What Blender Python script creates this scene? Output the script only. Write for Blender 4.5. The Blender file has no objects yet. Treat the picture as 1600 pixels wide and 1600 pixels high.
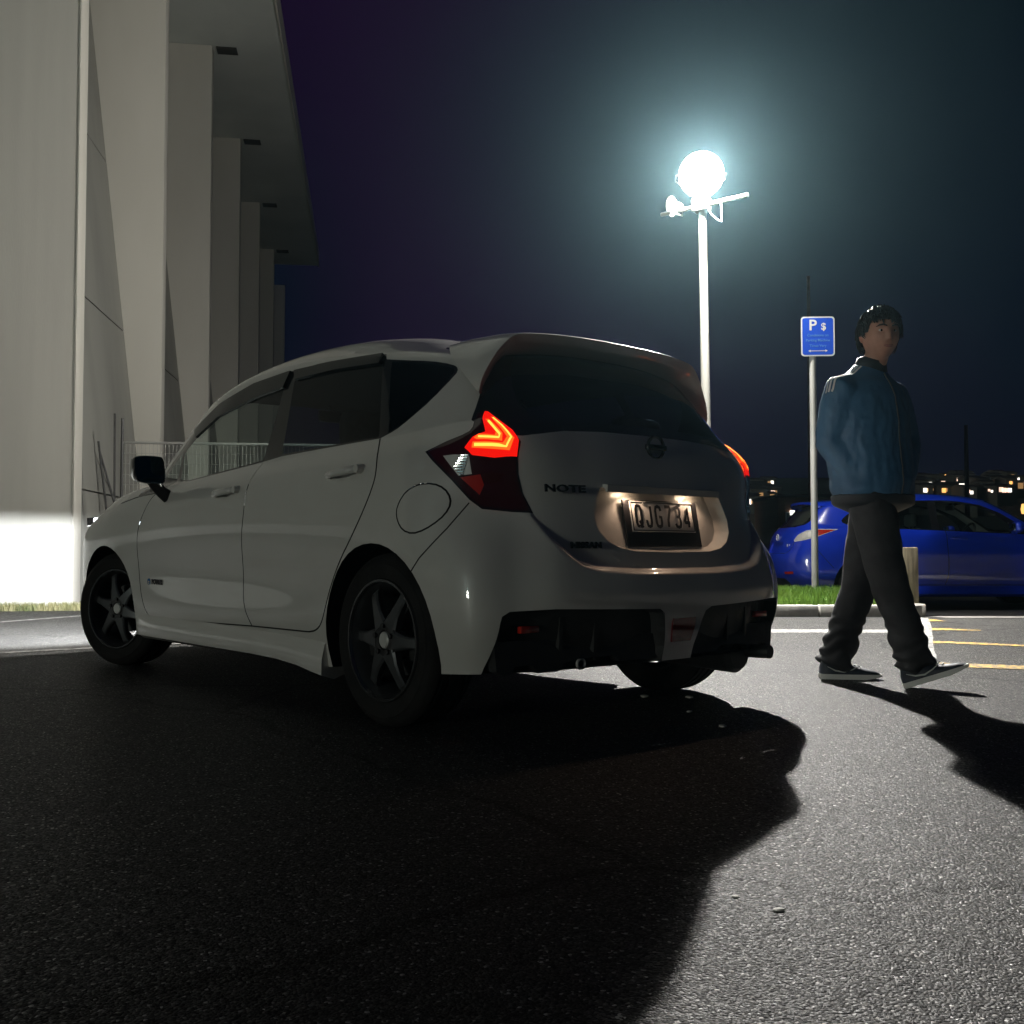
import bpy, bmesh, math, random
import numpy as np
from mathutils import Vector, Matrix
from mathutils.bvhtree import BVHTree

R = math.radians
sc = bpy.context.scene
C = sc.collection
random.seed(7)
rng = np.random.default_rng(7)

# ------------------------------------------------------------------ camera
cam_d = bpy.data.cameras.new('camera')
cam_d.sensor_width = 36.0
cam_d.lens = 36.04
cam_d.clip_start = 0.05
cam_d.clip_end = 3000
cam = bpy.data.objects.new('camera', cam_d)
cam.location = (0, 0, 0.621)
cam.rotation_euler = (R(90 + 2.12), 0, 0)
C.objects.link(cam)
sc.camera = cam

# ------------------------------------------------------------------ world (night sky), fill sun, exposure
world = bpy.data.worlds.new('World')
sc.world = world
world.use_nodes = True
wn, wl = world.node_tree.nodes, world.node_tree.links
wn.clear()
w_out = wn.new('ShaderNodeOutputWorld')
w_bg = wn.new('ShaderNodeBackground')
w_sky = wn.new('ShaderNodeTexSky')
w_sky.sky_type = 'NISHITA'
w_sky.sun_disc = False
w_sky.sun_elevation = R(14)
w_sky.sun_rotation = R(238)
w_co = wn.new('ShaderNodeTexCoord')
w_noise = wn.new('ShaderNodeTexNoise')
w_noise.inputs['Scale'].default_value = 1.7
w_noise.inputs['Detail'].default_value = 1.0
w_ramp = wn.new('ShaderNodeValToRGB')
w_ramp.color_ramp.elements[0].position = 0.36
w_ramp.color_ramp.elements[0].color = (0.0004, 0.0042, 0.0062, 1)
w_ramp.color_ramp.elements[1].position = 0.72
w_ramp.color_ramp.elements[1].color = (0.0070, 0.0008, 0.0135, 1)
_e = w_ramp.color_ramp.elements.new(0.55)
_e.color = (0.0007, 0.0024, 0.0080, 1)
w_mul = wn.new('ShaderNodeVectorMath'); w_mul.operation = 'SCALE'
w_mul.inputs['Scale'].default_value = 0.00012
w_add = wn.new('ShaderNodeVectorMath'); w_add.operation = 'ADD'
w_map = wn.new('ShaderNodeMapping'); w_map.inputs['Location'].default_value = (-1.48, -5.07, -14.46)  # shifts the noise so its purple blotches stand in for lens ghosts
wl.new(w_co.outputs['Generated'], w_map.inputs['Vector']); wl.new(w_map.outputs['Vector'], w_noise.inputs['Vector'])
wl.new(w_noise.outputs['Fac'], w_ramp.inputs['Fac'])
wl.new(w_sky.outputs['Color'], w_mul.inputs[0])
wl.new(w_mul.outputs['Vector'], w_add.inputs[0])
wl.new(w_ramp.outputs['Color'], w_add.inputs[1])
wl.new(w_add.outputs['Vector'], w_bg.inputs['Color'])
w_bg.inputs['Strength'].default_value = 1.0
wl.new(w_bg.outputs['Background'], w_out.inputs['Surface'])

def lamp(name, kind, loc, energy, color, target=None, **kw):
    d = bpy.data.lights.new(name, kind)
    d.energy = energy; d.color = color
    for k, v in kw.items(): setattr(d, k, v)
    o = bpy.data.objects.new(name, d)
    o.location = loc
    if target is not None:
        o.rotation_euler = (Vector(target) - Vector(loc)).to_track_quat('-Z', 'Y').to_euler()
    C.objects.link(o)
    return o

# faint sun lamp added as fill for the car's left side, from behind the camera
FILL_DIR = Vector((-0.71, -0.70, 0.035)).normalized()
fill_sun = lamp('left_fill_sun', 'SUN', (0, 0, 30), 0.47, (0.97, 1.0, 0.86), target=(Vector((0, 0, 30)) - FILL_DIR), angle=R(6))

# the floodlight on the pole behind the car
FLOOD = Vector((2.055, 11.0, 4.68))
flood = lamp('floodlight_beam', 'SPOT', FLOOD + Vector((-0.02, -0.16, -0.02)), 5800, (1.0, 0.97, 0.92), target=(1.5, 3.6, 0.0),
             spot_size=R(150), spot_blend=0.6, shadow_soft_size=0.05)
flood_fill = lamp('flood_fill_point', 'POINT', FLOOD + Vector((-0.02, -0.27, -0.08)), 480, (1.0, 0.96, 0.88), shadow_soft_size=0.05)  # added point light hung before the lens, brightens building and blue car
second = lamp('second_head_beam', 'SPOT', FLOOD + Vector((-0.46, 0.15, -0.27)), 560, (1.0, 0.97, 0.88), target=FLOOD + Vector((-6.5, 1.5, -1.2)),
              spot_size=R(165), spot_blend=0.35, shadow_soft_size=0.05)

sc.view_settings.view_transform = 'Standard'
sc.view_settings.look = 'None'
sc.view_settings.exposure = 0.0
sc.view_settings.gamma = 1.0
sc.view_settings.use_curve_mapping = False
sc.cycles.max_bounces = 8
sc.cycles.diffuse_bounces = 3
sc.cycles.glossy_bounces = 4
sc.cycles.transparent_max_bounces = 16
sc.cycles.transmission_bounces = 6
sc.cycles.sample_clamp_indirect = 4.0
sc.cycles.caustics_reflective = False
sc.cycles.caustics_refractive = False
sc.cycles.use_denoising = True

# ------------------------------------------------------------------ materials
def mat(name, base=(0.5, 0.5, 0.5), rough=0.5, metal=0.0, coat=0.0, emit=None, estr=0.0, spec=0.5, **kw):
    m = bpy.data.materials.new(name)
    m.use_nodes = True
    b = m.node_tree.nodes['Principled BSDF']
    b.inputs['Base Color'].default_value = (*base, 1)
    b.inputs['Roughness'].default_value = rough
    b.inputs['Metallic'].default_value = metal
    b.inputs['Specular IOR Level'].default_value = spec
    b.inputs['Coat Weight'].default_value = coat
    b.inputs['Coat Roughness'].default_value = 0.04
    if emit is not None:
        b.inputs['Emission Color'].default_value = (*emit, 1)
        b.inputs['Emission Strength'].default_value = estr
    return m

def N(m, kind, **inp):
    n = m.node_tree.nodes.new(kind)
    for k, v in inp.items():
        key = k.replace('_', ' ')
        n.inputs[key].default_value = v
    return n

def L(m, a, b):
    m.node_tree.links.new(a, b)

def bsdf(m):
    return m.node_tree.nodes['Principled BSDF']

def coords(m, scale=(1, 1, 1), kind='Object'):
    t = N(m, 'ShaderNodeTexCoord'); mp = N(m, 'ShaderNodeMapping')
    mp.inputs['Scale'].default_value = scale
    L(m, t.outputs[kind], mp.inputs['Vector'])
    return mp.outputs['Vector']

def ramp(m, fac, stops):
    r = N(m, 'ShaderNodeValToRGB')
    e = r.color_ramp.elements
    e[0].position, e[0].color = stops[0][0], (*stops[0][1], 1)
    e[1].position, e[1].color = stops[-1][0], (*stops[-1][1], 1)
    for p, c in stops[1:-1]:
        x = e.new(p); x.color = (*c, 1)
    L(m, fac, r.inputs['Fac'])
    return r.outputs['Color']

def add_noise(m, c1, c2, scale=8.0, detail=5.0, stretch=(1, 1, 1), bump=0.0, bscale=None, lo=0.35, hi=0.65, rough=None):
    v = coords(m, stretch)
    n = N(m, 'ShaderNodeTexNoise', Scale=scale, Detail=detail)
    L(m, v, n.inputs['Vector'])
    L(m, ramp(m, n.outputs['Fac'], [(lo, c1), (hi, c2)]), bsdf(m).inputs['Base Color'])
    if rough:
        rr = ramp(m, n.outputs['Fac'], [(lo, (rough[0],) * 3), (hi, (rough[1],) * 3)])
        L(m, rr, bsdf(m).inputs['Roughness'])
    if bump:
        n2 = N(m, 'ShaderNodeTexNoise', Scale=bscale or scale * 4, Detail=4.0)
        L(m, v, n2.inputs['Vector'])
        b = N(m, 'ShaderNodeBump', Strength=bump, Distance=0.01)
        L(m, n2.outputs['Fac'], b.inputs['Height'])
        L(m, b.outputs['Normal'], bsdf(m).inputs['Normal'])
    return m

def two_sided(m, back_color, back_rough=0.9):
    """a panel painted outside and trimmed with dark cloth inside"""
    out = m.node_tree.nodes['Material Output']
    g = N(m, 'ShaderNodeNewGeometry'); mx = N(m, 'ShaderNodeMixShader')
    b2 = N(m, 'ShaderNodeBsdfPrincipled')
    b2.inputs['Base Color'].default_value = (*back_color, 1); b2.inputs['Roughness'].default_value = back_rough
    L(m, g.outputs['Backfacing'], mx.inputs['Fac'])
    L(m, bsdf(m).outputs['BSDF'], mx.inputs[1]); L(m, b2.outputs['BSDF'], mx.inputs[2])
    L(m, mx.outputs['Shader'], out.inputs['Surface'])
    return m

def glass_mat(name, tint, refl_ior=1.45, rough=0.0):
    m = bpy.data.materials.new(name); m.use_nodes = True
    nt = m.node_tree; nt.nodes.clear()
    o = nt.nodes.new('ShaderNodeOutputMaterial')
    t = nt.nodes.new('ShaderNodeBsdfTransparent'); t.inputs['Color'].default_value = (*tint, 1)
    g = nt.nodes.new('ShaderNodeBsdfGlossy'); g.inputs['Roughness'].default_value = rough
    f = nt.nodes.new('ShaderNodeFresnel'); f.inputs['IOR'].default_value = refl_ior
    geo = nt.nodes.new('ShaderNodeNewGeometry')
    mx = nt.nodes.new('ShaderNodeMixShader')
    inv = nt.nodes.new('ShaderNodeMath'); inv.operation = 'SUBTRACT'; inv.inputs[0].default_value = 1.0
    mul = nt.nodes.new('ShaderNodeMath'); mul.operation = 'MULTIPLY'
    nt.links.new(geo.outputs['Backfacing'], inv.inputs[1])
    nt.links.new(f.outputs['Fac'], mul.inputs[0]); nt.links.new(inv.outputs[0], mul.inputs[1])
    nt.links.new(mul.outputs[0], mx.inputs['Fac'])
    nt.links.new(t.outputs['BSDF'], mx.inputs[1]); nt.links.new(g.outputs['BSDF'], mx.inputs[2])
    nt.links.new(mx.outputs['Shader'], o.inputs['Surface'])
    return m

def paint(name, col, fleck, rough=0.32, coat=1.0, back=(0.02, 0.02, 0.021)):
    m = mat(name, col, rough, 0.0, coat)
    bsdf(m).inputs['Coat IOR'].default_value = 1.75
    v = coords(m)
    n = N(m, 'ShaderNodeTexNoise', Scale=3.0, Detail=3.0)
    L(m, v, n.inputs['Vector'])
    L(m, ramp(m, n.outputs['Fac'], [(0.3, fleck), (0.7, col)]), bsdf(m).inputs['Base Color'])
    d = N(m, 'ShaderNodeTexNoise', Scale=26.0, Detail=6.0)
    L(m, v, d.inputs['Vector'])
    cr = ramp(m, d.outputs['Fac'], [(0.4, (0.012,) * 3), (0.75, (0.05,) * 3)])
    L(m, cr, bsdf(m).inputs['Coat Roughness'])
    return two_sided(m, back)

M = {}
M['white_paint'] = paint('white_paint', (0.56, 0.55, 0.52), (0.53, 0.52, 0.49), 0.4)
M['blue_paint'] = paint('blue_paint', (0.008, 0.045, 0.66), (0.006, 0.038, 0.60), 0.3, back=(.40, .38, .34))
M['gloss_black'] = two_sided(mat('gloss_black', (0.010, 0.010, 0.011), 0.16, 0, 0.6), (0.02, 0.02, 0.02))
M['black_plastic'] = add_noise(mat('black_plastic', (0.016, 0.016, 0.017), 0.5), (0.012, 0.012, 0.013), (0.022, 0.022, 0.023), 30, 4, bump=0.15, bscale=400, rough=(0.42, 0.6))
M['gap'] = mat('panel_gap_seal', (0.006, 0.006, 0.006), 0.9)  # matte black seal strip set into the panel gaps
M['clear_glass'] = glass_mat('clear_glass', (0.90, 0.97, 0.94))
M['tint_glass'] = glass_mat('privacy_glass', (0.26, 0.33, 0.34))
M['rear_glass'] = glass_mat('rear_privacy_glass', (0.16, 0.20, 0.24))
M['tyre'] = add_noise(mat('tyre_rubber', (0.008, 0.008, 0.009), 0.85, spec=.25), (0.006, 0.006, 0.0065), (0.014, 0.0135, 0.013), 9, 6, bump=0.2, bscale=90)
M['rim'] = mat('graphite_alloy', (0.10, 0.105, 0.11), 0.38, 0.7)
M['rim_lip'] = mat('polished_rim_lip', (0.16, 0.165, 0.17), 0.25, 0.9)
M['silver_rim'] = mat('silver_alloy', (0.50, 0.50, 0.50), 0.3, 0.9)
M['steel'] = add_noise(mat('galvanised_steel', (0.55, 0.55, 0.53), 0.42, 0.35), (0.50, 0.50, 0.48), (0.66, 0.65, 0.62), 5, 5, (1, 1, 0.3), bump=0.1, rough=(0.35, 0.6))
M['chrome'] = mat('chrome', (0.8, 0.8, 0.8), 0.08, 1.0)
M['mirror'] = mat('mirror_glass', (0.55, 0.72, 0.78), 0.02, 1.0)
M['seat_cloth'] = add_noise(mat('seat_cloth', (0.03, 0.03, 0.032), 0.9), (0.024, 0.024, 0.026), (0.045, 0.045, 0.047), 40, 3)
M['lamp_red'] = mat('red_lamp_lens', (0.16, 0.004, 0.004), 0.12, 0, 1.0)
M['lamp_dark'] = mat('smoked_lamp_lens', (0.045, 0.004, 0.004), 0.1, 0, 1.0)
M['lamp_glow'] = mat('lit_red_lens', (0.30, 0.004, 0.003), 0.2, 0, 0.6, (1.0, 0.008, 0.003), 0.9)
M['lamp_bar'] = mat('lit_tail_lamp_bar', (0.8, 0.1, 0.02), 0.3, 0, 0, (1.0, 0.07, 0.005), 2.3)
M['lamp_core'] = mat('lit_tail_lamp_core', (0.8, 0.3, 0.05), 0.3, 0, 0, (1.0, 0.23, 0.028), 4.0)
M['lamp_clear'] = mat('clear_lamp_lens', (0.74, 0.73, 0.70), 0.25, 0.1, 1.0)
M['reflector_red'] = mat('red_reflector', (0.50, 0.022, 0.010), 0.2, 0, 1.0)
M['amber'] = mat('amber_lens', (0.6, 0.18, 0.02), 0.2, 0, 1.0)
M['plate_white'] = add_noise(mat('plate_white', (0.72, 0.70, 0.66), 0.35), (0.66, 0.64, 0.60), (0.74, 0.72, 0.69), 12, 5)
M['plate_black'] = mat('plate_black', (0.012, 0.012, 0.014), 0.4)
M['badge'] = mat('dark_badge', (0.05, 0.05, 0.055), 0.2, 0.8)
M['badge_blue'] = mat('blue_badge', (0.01, 0.16, 0.42), 0.25, 0.2, 0.5)
M['lamp_warm'] = mat('plate_lamp_lens', (0.9, 0.85, 0.7), 0.4, 0, 0, (1.0, 0.72, 0.48), 14.0)
M['head_lamp'] = mat('lit_head_lamp', (0.9, 0.9, 0.9), 0.2, 0, 0.5, (0.80, 0.92, 1.0), 3.0)
M['flood_lens'] = mat('lit_flood_lens', (0.9, 0.9, 0.9), 0.3, 0, 0, (1.0, 0.97, 0.92), 260.0)
M['liner'] = mat('wheel_arch_liner', (0.010, 0.010, 0.010), 0.9)

# ------------------------------------------------------------------ object helpers
def link(o, parent=None):
    C.objects.link(o)
    if parent is not None: o.parent = parent
    return o

def meshobj(name, verts, faces, m, parent=None, smooth=35, normals=None):
    me = bpy.data.meshes.new(name)
    me.from_pydata([tuple(v) for v in verts], [], [tuple(f) for f in faces])
    me.update()
    if m is not None: me.materials.append(m)
    if smooth:
        me.shade_smooth()
        if normals is not None: me.normals_split_custom_set_from_vertices([tuple(n) for n in normals])
        elif smooth < 180: me.set_sharp_from_angle(angle=R(smooth))
    return link(bpy.data.objects.new(name, me), parent)

def bmobj(name, bm, m, parent=None, smooth=35, recalc=True):
    if recalc: bmesh.ops.recalc_face_normals(bm, faces=bm.faces[:])
    me = bpy.data.meshes.new(name); bm.to_mesh(me); bm.free()
    if m is not None: me.materials.append(m)
    if smooth:
        me.shade_smooth()
        if smooth < 180: me.set_sharp_from_angle(angle=R(smooth))
    return link(bpy.data.objects.new(name, me), parent)

def empty(name, loc=(0, 0, 0), rotz=0.0):
    o = bpy.data.objects.new(name, None)
    o.empty_display_size = 0.2
    o.location = loc; o.rotation_euler = (0, 0, rotz)
    return link(o)

def tag(o, label, cat, group=None):
    o['label'] = label; o['category'] = cat
    if group: o['group'] = group
    return o

def kind(o, k):
    o['kind'] = k
    return o

def box(bm, c, s, rot=None, bevel=0.0):
    r = bmesh.ops.create_cube(bm, size=1.0)
    vs = r['verts']
    bmesh.ops.scale(bm, vec=s, verts=vs)
    if bevel:
        es = list({e for v in vs for e in v.link_edges})
        rb = bmesh.ops.bevel(bm, geom=es, offset=bevel, segments=2, profile=0.5, affect='EDGES')
        vs = list({v for f in rb['faces'] for v in f.verts} | {v for v in vs if v.is_valid})
    if rot is not None: bmesh.ops.rotate(bm, cent=(0, 0, 0), matrix=rot, verts=vs)
    bmesh.ops.translate(bm, vec=c, verts=vs)
    return vs

def boxobj(name, c, s, m, parent=None, bevel=0.0, rot=None):
    bm = bmesh.new(); box(bm, c, s, rot, bevel)
    return bmobj(name, bm, m, parent)

def tube(bm, pts, rad, seg=12, cap=True):
    """swept round tube along a polyline; rad a number or one per point (or (a, b) pairs with 'up' frame)"""
    P = [Vector(p) for p in pts]; n = len(P)
    if not isinstance(rad, (list, tuple)): rad = [rad] * n
    rings = []; up = None
    for i in range(n):
        t = (P[min(i + 1, n - 1)] - P[max(i - 1, 0)]).normalized()
        if up is None:
            a = Vector((0, 0, 1)) if abs(t.z) < 0.9 else Vector((1, 0, 0))
            up = (a - t * a.dot(t)).normalized()
        else: up = (up - t * up.dot(t)).normalized()
        sd = t.cross(up)
        r = rad[i]; ra, rb = (r if isinstance(r, (tuple, list)) else (r, r))
        rings.append([bm.verts.new(P[i] + up * (ra * math.cos(2 * math.pi * k / seg)) + sd * (rb * math.sin(2 * math.pi * k / seg))) for k in range(seg)])
    for i in range(n - 1):
        for k in range(seg):
            bm.faces.new((rings[i][k], rings[i][(k + 1) % seg], rings[i + 1][(k + 1) % seg], rings[i + 1][k]))
    if cap:
        bm.faces.new(rings[0][::-1]); bm.faces.new(rings[-1])
    return rings

def lathe(bm, prof, seg=48, axis='Y'):
    """revolve (radius, height) profile about an axis through the origin"""
    rings = []
    for r, h in prof:
        ring = []
        for k in range(seg):
            a = 2 * math.pi * k / seg
            c, s = r * math.cos(a), r * math.sin(a)
            ring.append(bm.verts.new({'Y': (c, h, s), 'Z': (c, s, h), 'X': (h, c, s)}[axis]))
        rings.append(ring)
    for i in range(len(rings) - 1):
        for k in range(seg):
            bm.faces.new((rings[i][k], rings[i][(k + 1) % seg], rings[i + 1][(k + 1) % seg], rings[i + 1][k]))
    return rings

def prism(bm, poly, to3, d):
    """extrude a 2D polygon: to3(u, v, w) maps to 3D for w in (d0, d1)"""
    a = [bm.verts.new(to3(u, v, d[0])) for u, v in poly]
    b = [bm.verts.new(to3(u, v, d[1])) for u, v in poly]
    n = len(poly)
    bm.faces.new(a); bm.faces.new(b[::-1])
    for i in range(n): bm.faces.new((a[i], b[i], b[(i + 1) % n], a[(i + 1) % n]))

def text_obj(name, s, size, m, parent, mtx, extrude=0.002, sx=1.0, bold=0.0, spacing=1.0, align='CENTER'):
    cu = bpy.data.curves.new(name, 'FONT')
    cu.body = s; cu.size = size; cu.extrude = extrude; cu.offset = bold
    cu.align_x = align; cu.align_y = 'CENTER'; cu.space_character = spacing
    cu.resolution_u = 3
    tmp = bpy.data.objects.new(name, cu); C.objects.link(tmp)
    dg = bpy.context.evaluated_depsgraph_get()
    me = bpy.data.meshes.new_from_object(tmp.evaluated_get(dg))
    bpy.data.objects.remove(tmp); bpy.data.curves.remove(cu)
    me.materials.clear(); me.materials.append(m)
    me.transform(mtx @ Matrix.Diagonal((sx, 1, 1, 1)))
    me.name = name
    return link(bpy.data.objects.new(name, me), parent)

def frame(o, x, y):
    """matrix with origin o, text x axis and y axis"""
    x = Vector(x).normalized(); y = Vector(y); y = (y - x * y.dot(x)).normalized(); z = x.cross(y)
    return Matrix(((x.x, y.x, z.x, o[0]), (x.y, y.y, z.y, o[1]), (x.z, y.z, z.z, o[2]), (0, 0, 0, 1)))

def copy_tree(o, parent=None):
    c = o.copy(); C.objects.link(c)
    if parent is not None: c.parent = parent
    for ch in list(o.children): copy_tree(ch, c)
    return c
# ------------------------------------------------------------------ car bodies: a lofted half shell whose panels, windows and lamps are cut out of it
def loft(net, ten, nu=8, nv=8):
    A = np.array(net, float)
    def herm(P, T, n):
        out = []
        for i in range(len(P) - 1):
            t = np.linspace(0, 1, n, endpoint=False).reshape((-1,) + (1,) * (P.ndim - 1))
            h00 = 2 * t**3 - 3 * t**2 + 1; h10 = t**3 - 2 * t**2 + t; h01 = -2 * t**3 + 3 * t**2; h11 = t**3 - t**2
            d = np.linalg.norm(P[i + 1] - P[i], axis=-1, keepdims=True)
            out.append(h00 * P[i] + h10 * d * T[i] + h01 * P[i + 1] + h11 * d * T[i + 1])
        out.append(P[-1:])
        return np.concatenate(out)
    def tang(P, mirror):
        n = len(P); T = np.zeros_like(P); F = np.array([1, -1, 1])
        for i in range(n):
            a = P[i - 1] if i else (P[1] * F if mirror else P[0])
            b = P[i + 1] if i < n - 1 else (P[n - 2] * F if mirror else P[n - 1])
            da = np.linalg.norm(P[i] - a, axis=-1, keepdims=True); db = np.linalg.norm(b - P[i], axis=-1, keepdims=True)
            va = np.where(da > 1e-9, (P[i] - a) / np.maximum(da, 1e-9), 0); vb = np.where(db > 1e-9, (b - P[i]) / np.maximum(db, 1e-9), 0)
            T[i] = (va + vb) if (i in (0, n - 1) and not mirror) else (va * db + vb * da) / np.maximum(da + db, 1e-9)
        return T
    rows = np.array([herm(A[l], tang(A[l], True), nu) for l in range(len(A))])
    return herm(rows, tang(rows, False) * np.array(ten)[:, None, None], nv)

class Proj:
    def __init__(s, eu, ev, d):
        s.eu, s.ev, s.d = Vector(eu), Vector(ev), Vector(d)
    def uv(s, co):
        return co.dot(s.eu), co.dot(s.ev)
SIDE = Proj((1, 0, 0), (0, 0, 1), (0, 1, 0))            # seen from the left
REAR = Proj((0, 1, 0), (0, 0, 1), (-1, 0, 0))           # seen from behind
FRONT = Proj((0, 1, 0), (0, 0, 1), (1, 0, 0))
_q = 2 ** -0.5
DIAG = Proj((_q, _q, 0), (0, 0, 1), (-_q, _q, 0))       # seen from the rear left corner
FDIAG = Proj((_q, -_q, 0), (0, 0, 1), (_q, _q, 0))      # seen from the front left corner

def inside(p, poly):
    x, y = p; r = False; j = len(poly) - 1
    for i in range(len(poly)):
        xi, yi = poly[i]; xj, yj = poly[j]
        if (yi > y) != (yj > y) and x < (xj - xi) * (y - yi) / (yj - yi) + xi: r = not r
        j = i
    return r

def smooth_poly(poly, n=2):
    """round a closed outline (Chaikin)"""
    for _ in range(n):
        out = []
        for i in range(len(poly)):
            a, b = poly[i], poly[(i + 1) % len(poly)]
            out += [(a[0] * .75 + b[0] * .25, a[1] * .75 + b[1] * .25), (a[0] * .25 + b[0] * .75, a[1] * .25 + b[1] * .75)]
        poly = out
    return poly

def smooth_line(pl, n=2):
    for _ in range(n):
        out = [pl[0]]
        for a, b in zip(pl[:-1], pl[1:]):
            out += [(a[0] * .75 + b[0] * .25, a[1] * .75 + b[1] * .25), (a[0] * .25 + b[0] * .75, a[1] * .25 + b[1] * .75)]
        pl = out + [pl[-1]]
    return pl

def strip(pl, w):
    """closed outline of a strip of width w along an open polyline"""
    a, b = [], []
    for i in range(len(pl)):
        p = Vector(pl[max(i - 1, 0)]); q = Vector(pl[min(i + 1, len(pl) - 1)])
        t = (q - p).normalized(); n = Vector((-t.y, t.x)) * (w / 2); c = Vector(pl[i])
        a.append(tuple(c + n)); b.append(tuple(c - n))
    return a + b[::-1]

class HalfBody:
    def __init__(s, net, ten, nu=8, nv=8):
        G = loft(net, ten, nu, nv)
        s.bm = bm = bmesh.new()
        V = [[bm.verts.new(tuple(p)) for p in row] for row in G]
        for i in range(len(V) - 1):
            for j in range(len(V[0]) - 1):
                bm.faces.new((V[i][j], V[i + 1][j], V[i + 1][j + 1], V[i][j + 1]))
        s.id = bm.faces.layers.int.new('id')
        bm.normal_update()
        k = max(bm.faces, key=lambda f: f.calc_center_median().y)
        if k.normal.y < 0: bmesh.ops.reverse_faces(bm, faces=bm.faces[:])
        bm.normal_update()
        s.names = {0: 'body'}
    def facing(s, pr, lo=0.05, region=None):
        def ok(f):
            if f.normal.dot(pr.d) < lo: return False
            return region is None or region(f.calc_center_median())
        return ok
    def cut(s, poly, pr, ok, closed=True):
        us = [p[0] for p in poly]; vs = [p[1] for p in poly]
        u0, u1, v0, v1 = min(us) - 1e-4, max(us) + 1e-4, min(vs) - 1e-4, max(vs) + 1e-4
        bm = s.bm
        def bb(f):
            q = [pr.uv(v.co) for v in f.verts]
            a = [x[0] for x in q]; b = [x[1] for x in q]
            return min(a), max(a), min(b), max(b)
        cand = {}
        for f in bm.faces:
            if not ok(f): continue
            c = bb(f)
            if c[1] < u0 or c[0] > u1 or c[3] < v0 or c[2] > v1: continue
            cand[f] = c
        n = len(poly)
        for i in range(n if closed else n - 1):
            (au, av), (bu, bv) = poly[i], poly[(i + 1) % n]
            if abs(au - bu) + abs(av - bv) < 1e-6: continue
            x0, x1, y0, y1 = min(au, bu) - 1e-5, max(au, bu) + 1e-5, min(av, bv) - 1e-5, max(av, bv) + 1e-5
            sel = [f for f, c in cand.items() if f.is_valid and not (c[1] < x0 or c[0] > x1 or c[3] < y0 or c[2] > y1)]
            if not sel: continue
            nu, nv = -(bv - av), bu - au
            no = (pr.eu * nu + pr.ev * nv).normalized(); co = pr.eu * au + pr.ev * av
            es = {e for f in sel for e in f.edges}; vx = {v for f in sel for v in f.verts}
            r = bmesh.ops.bisect_plane(bm, geom=sel + list(es) + list(vx), dist=1e-5, plane_co=co, plane_no=no)
            for g in r['geom']:
                if isinstance(g, bmesh.types.BMFace) and g.is_valid: cand[g] = bb(g)
            cand = {f: c for f, c in cand.items() if f.is_valid}
        return cand
    def region(s, name, poly, pr, ok, only=None, closed=True):
        """cut the outline and give the faces inside it a name"""
        cand = s.cut(poly, pr, ok)
        k = next((i for i, nm in s.names.items() if nm == name), None)
        if k is None: k = len(s.names); s.names[k] = name
        for f in cand:
            if not f.is_valid or not ok(f): continue
            if only is not None and s.names[f[s.id]] not in only: continue
            if inside(pr.uv(f.calc_center_median()), poly): f[s.id] = k
    def drop(s, name):
        fs = [f for f in s.bm.faces if s.names[f[s.id]] == name]
        bmesh.ops.delete(s.bm, geom=fs, context='FACES')
    def done(s):
        s.bm.normal_update()
        s.no = {v: v.normal.copy() for v in s.bm.verts}
        for v in s.bm.verts:
            if abs(v.co.y) < 1e-5: s.no[v].y = 0; s.no[v].normalize()
    def extract(s, names, fn=None, walls=False, side='both', keep_normals=True):
        ids = {k for k, nm in s.names.items() if nm in names}
        fs = [f for f in s.bm.faces if f[s.id] in ids]
        fset = set(fs)
        idx = {}; V = []; Nn = []; F = []
        def add(v, base=False):
            key = (v, base)
            if key not in idx:
                idx[key] = len(V)
                co = v.co.copy()
                if fn is not None and not base: co = Vector(fn(co, s.no[v]))
                V.append(co); Nn.append(s.no[v])
            return idx[key]
        for f in fs: F.append([add(v) for v in f.verts])
        if walls:
            for f in fs:
                for lp in f.loops:
                    e = lp.edge
                    if sum(1 for g in e.link_faces if g in fset) == 1:
                        a, b = lp.vert, lp.link_loop_next.vert
                        if abs(a.co.y) < 1e-5 and abs(b.co.y) < 1e-5: continue
                        F.append([add(b), add(a), add(a, True), add(b, True)])
        V = [tuple(v) for v in V]; Nn = [tuple(n) for n in Nn]
        def mir(V, Nn, F):
            return [(x, -y, z) for x, y, z in V], [(x, -y, z) for x, y, z in Nn], [f[::-1] for f in F]
        if side == 'left': return V, F, Nn
        if side == 'right':
            V, Nn, F = mir(V, Nn, F); return V, F, Nn
        V2, N2, F2 = mir(V, Nn, F)
        mp = []; n0 = len(V)
        for i, v in enumerate(V2):
            if abs(v[1]) < 1e-5: mp.append(i)
            else: mp.append(len(V)); V.append(v); Nn.append(N2[i])
        F = F + [[mp[i] for i in f] for f in F2]
        return V, F, Nn
    def make(s, obj_name, names, m, parent, fn=None, walls=False, side='both'):
        V, F, Nn = s.extract(names, fn, walls, side)
        if not F: print('EMPTY REGION', obj_name, names); return None
        used = sorted({i for f in F for i in f})
        if len(used) < len(V):
            mp = {o: n for n, o in enumerate(used)}
            V = [V[i] for i in used]; Nn = [Nn[i] for i in used]; F = [[mp[i] for i in f] for f in F]
        return meshobj(obj_name, V, F, m, parent, smooth=40 if walls else 180, normals=None if walls else Nn)

def out_by(h):
    return lambda co, no: co + no * h

def arc(cx, cz, r, n=40):
    return [(cx + r * math.cos(2 * math.pi * k / n), cz + r * math.sin(2 * math.pi * k / n)) for k in range(n)]

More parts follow.
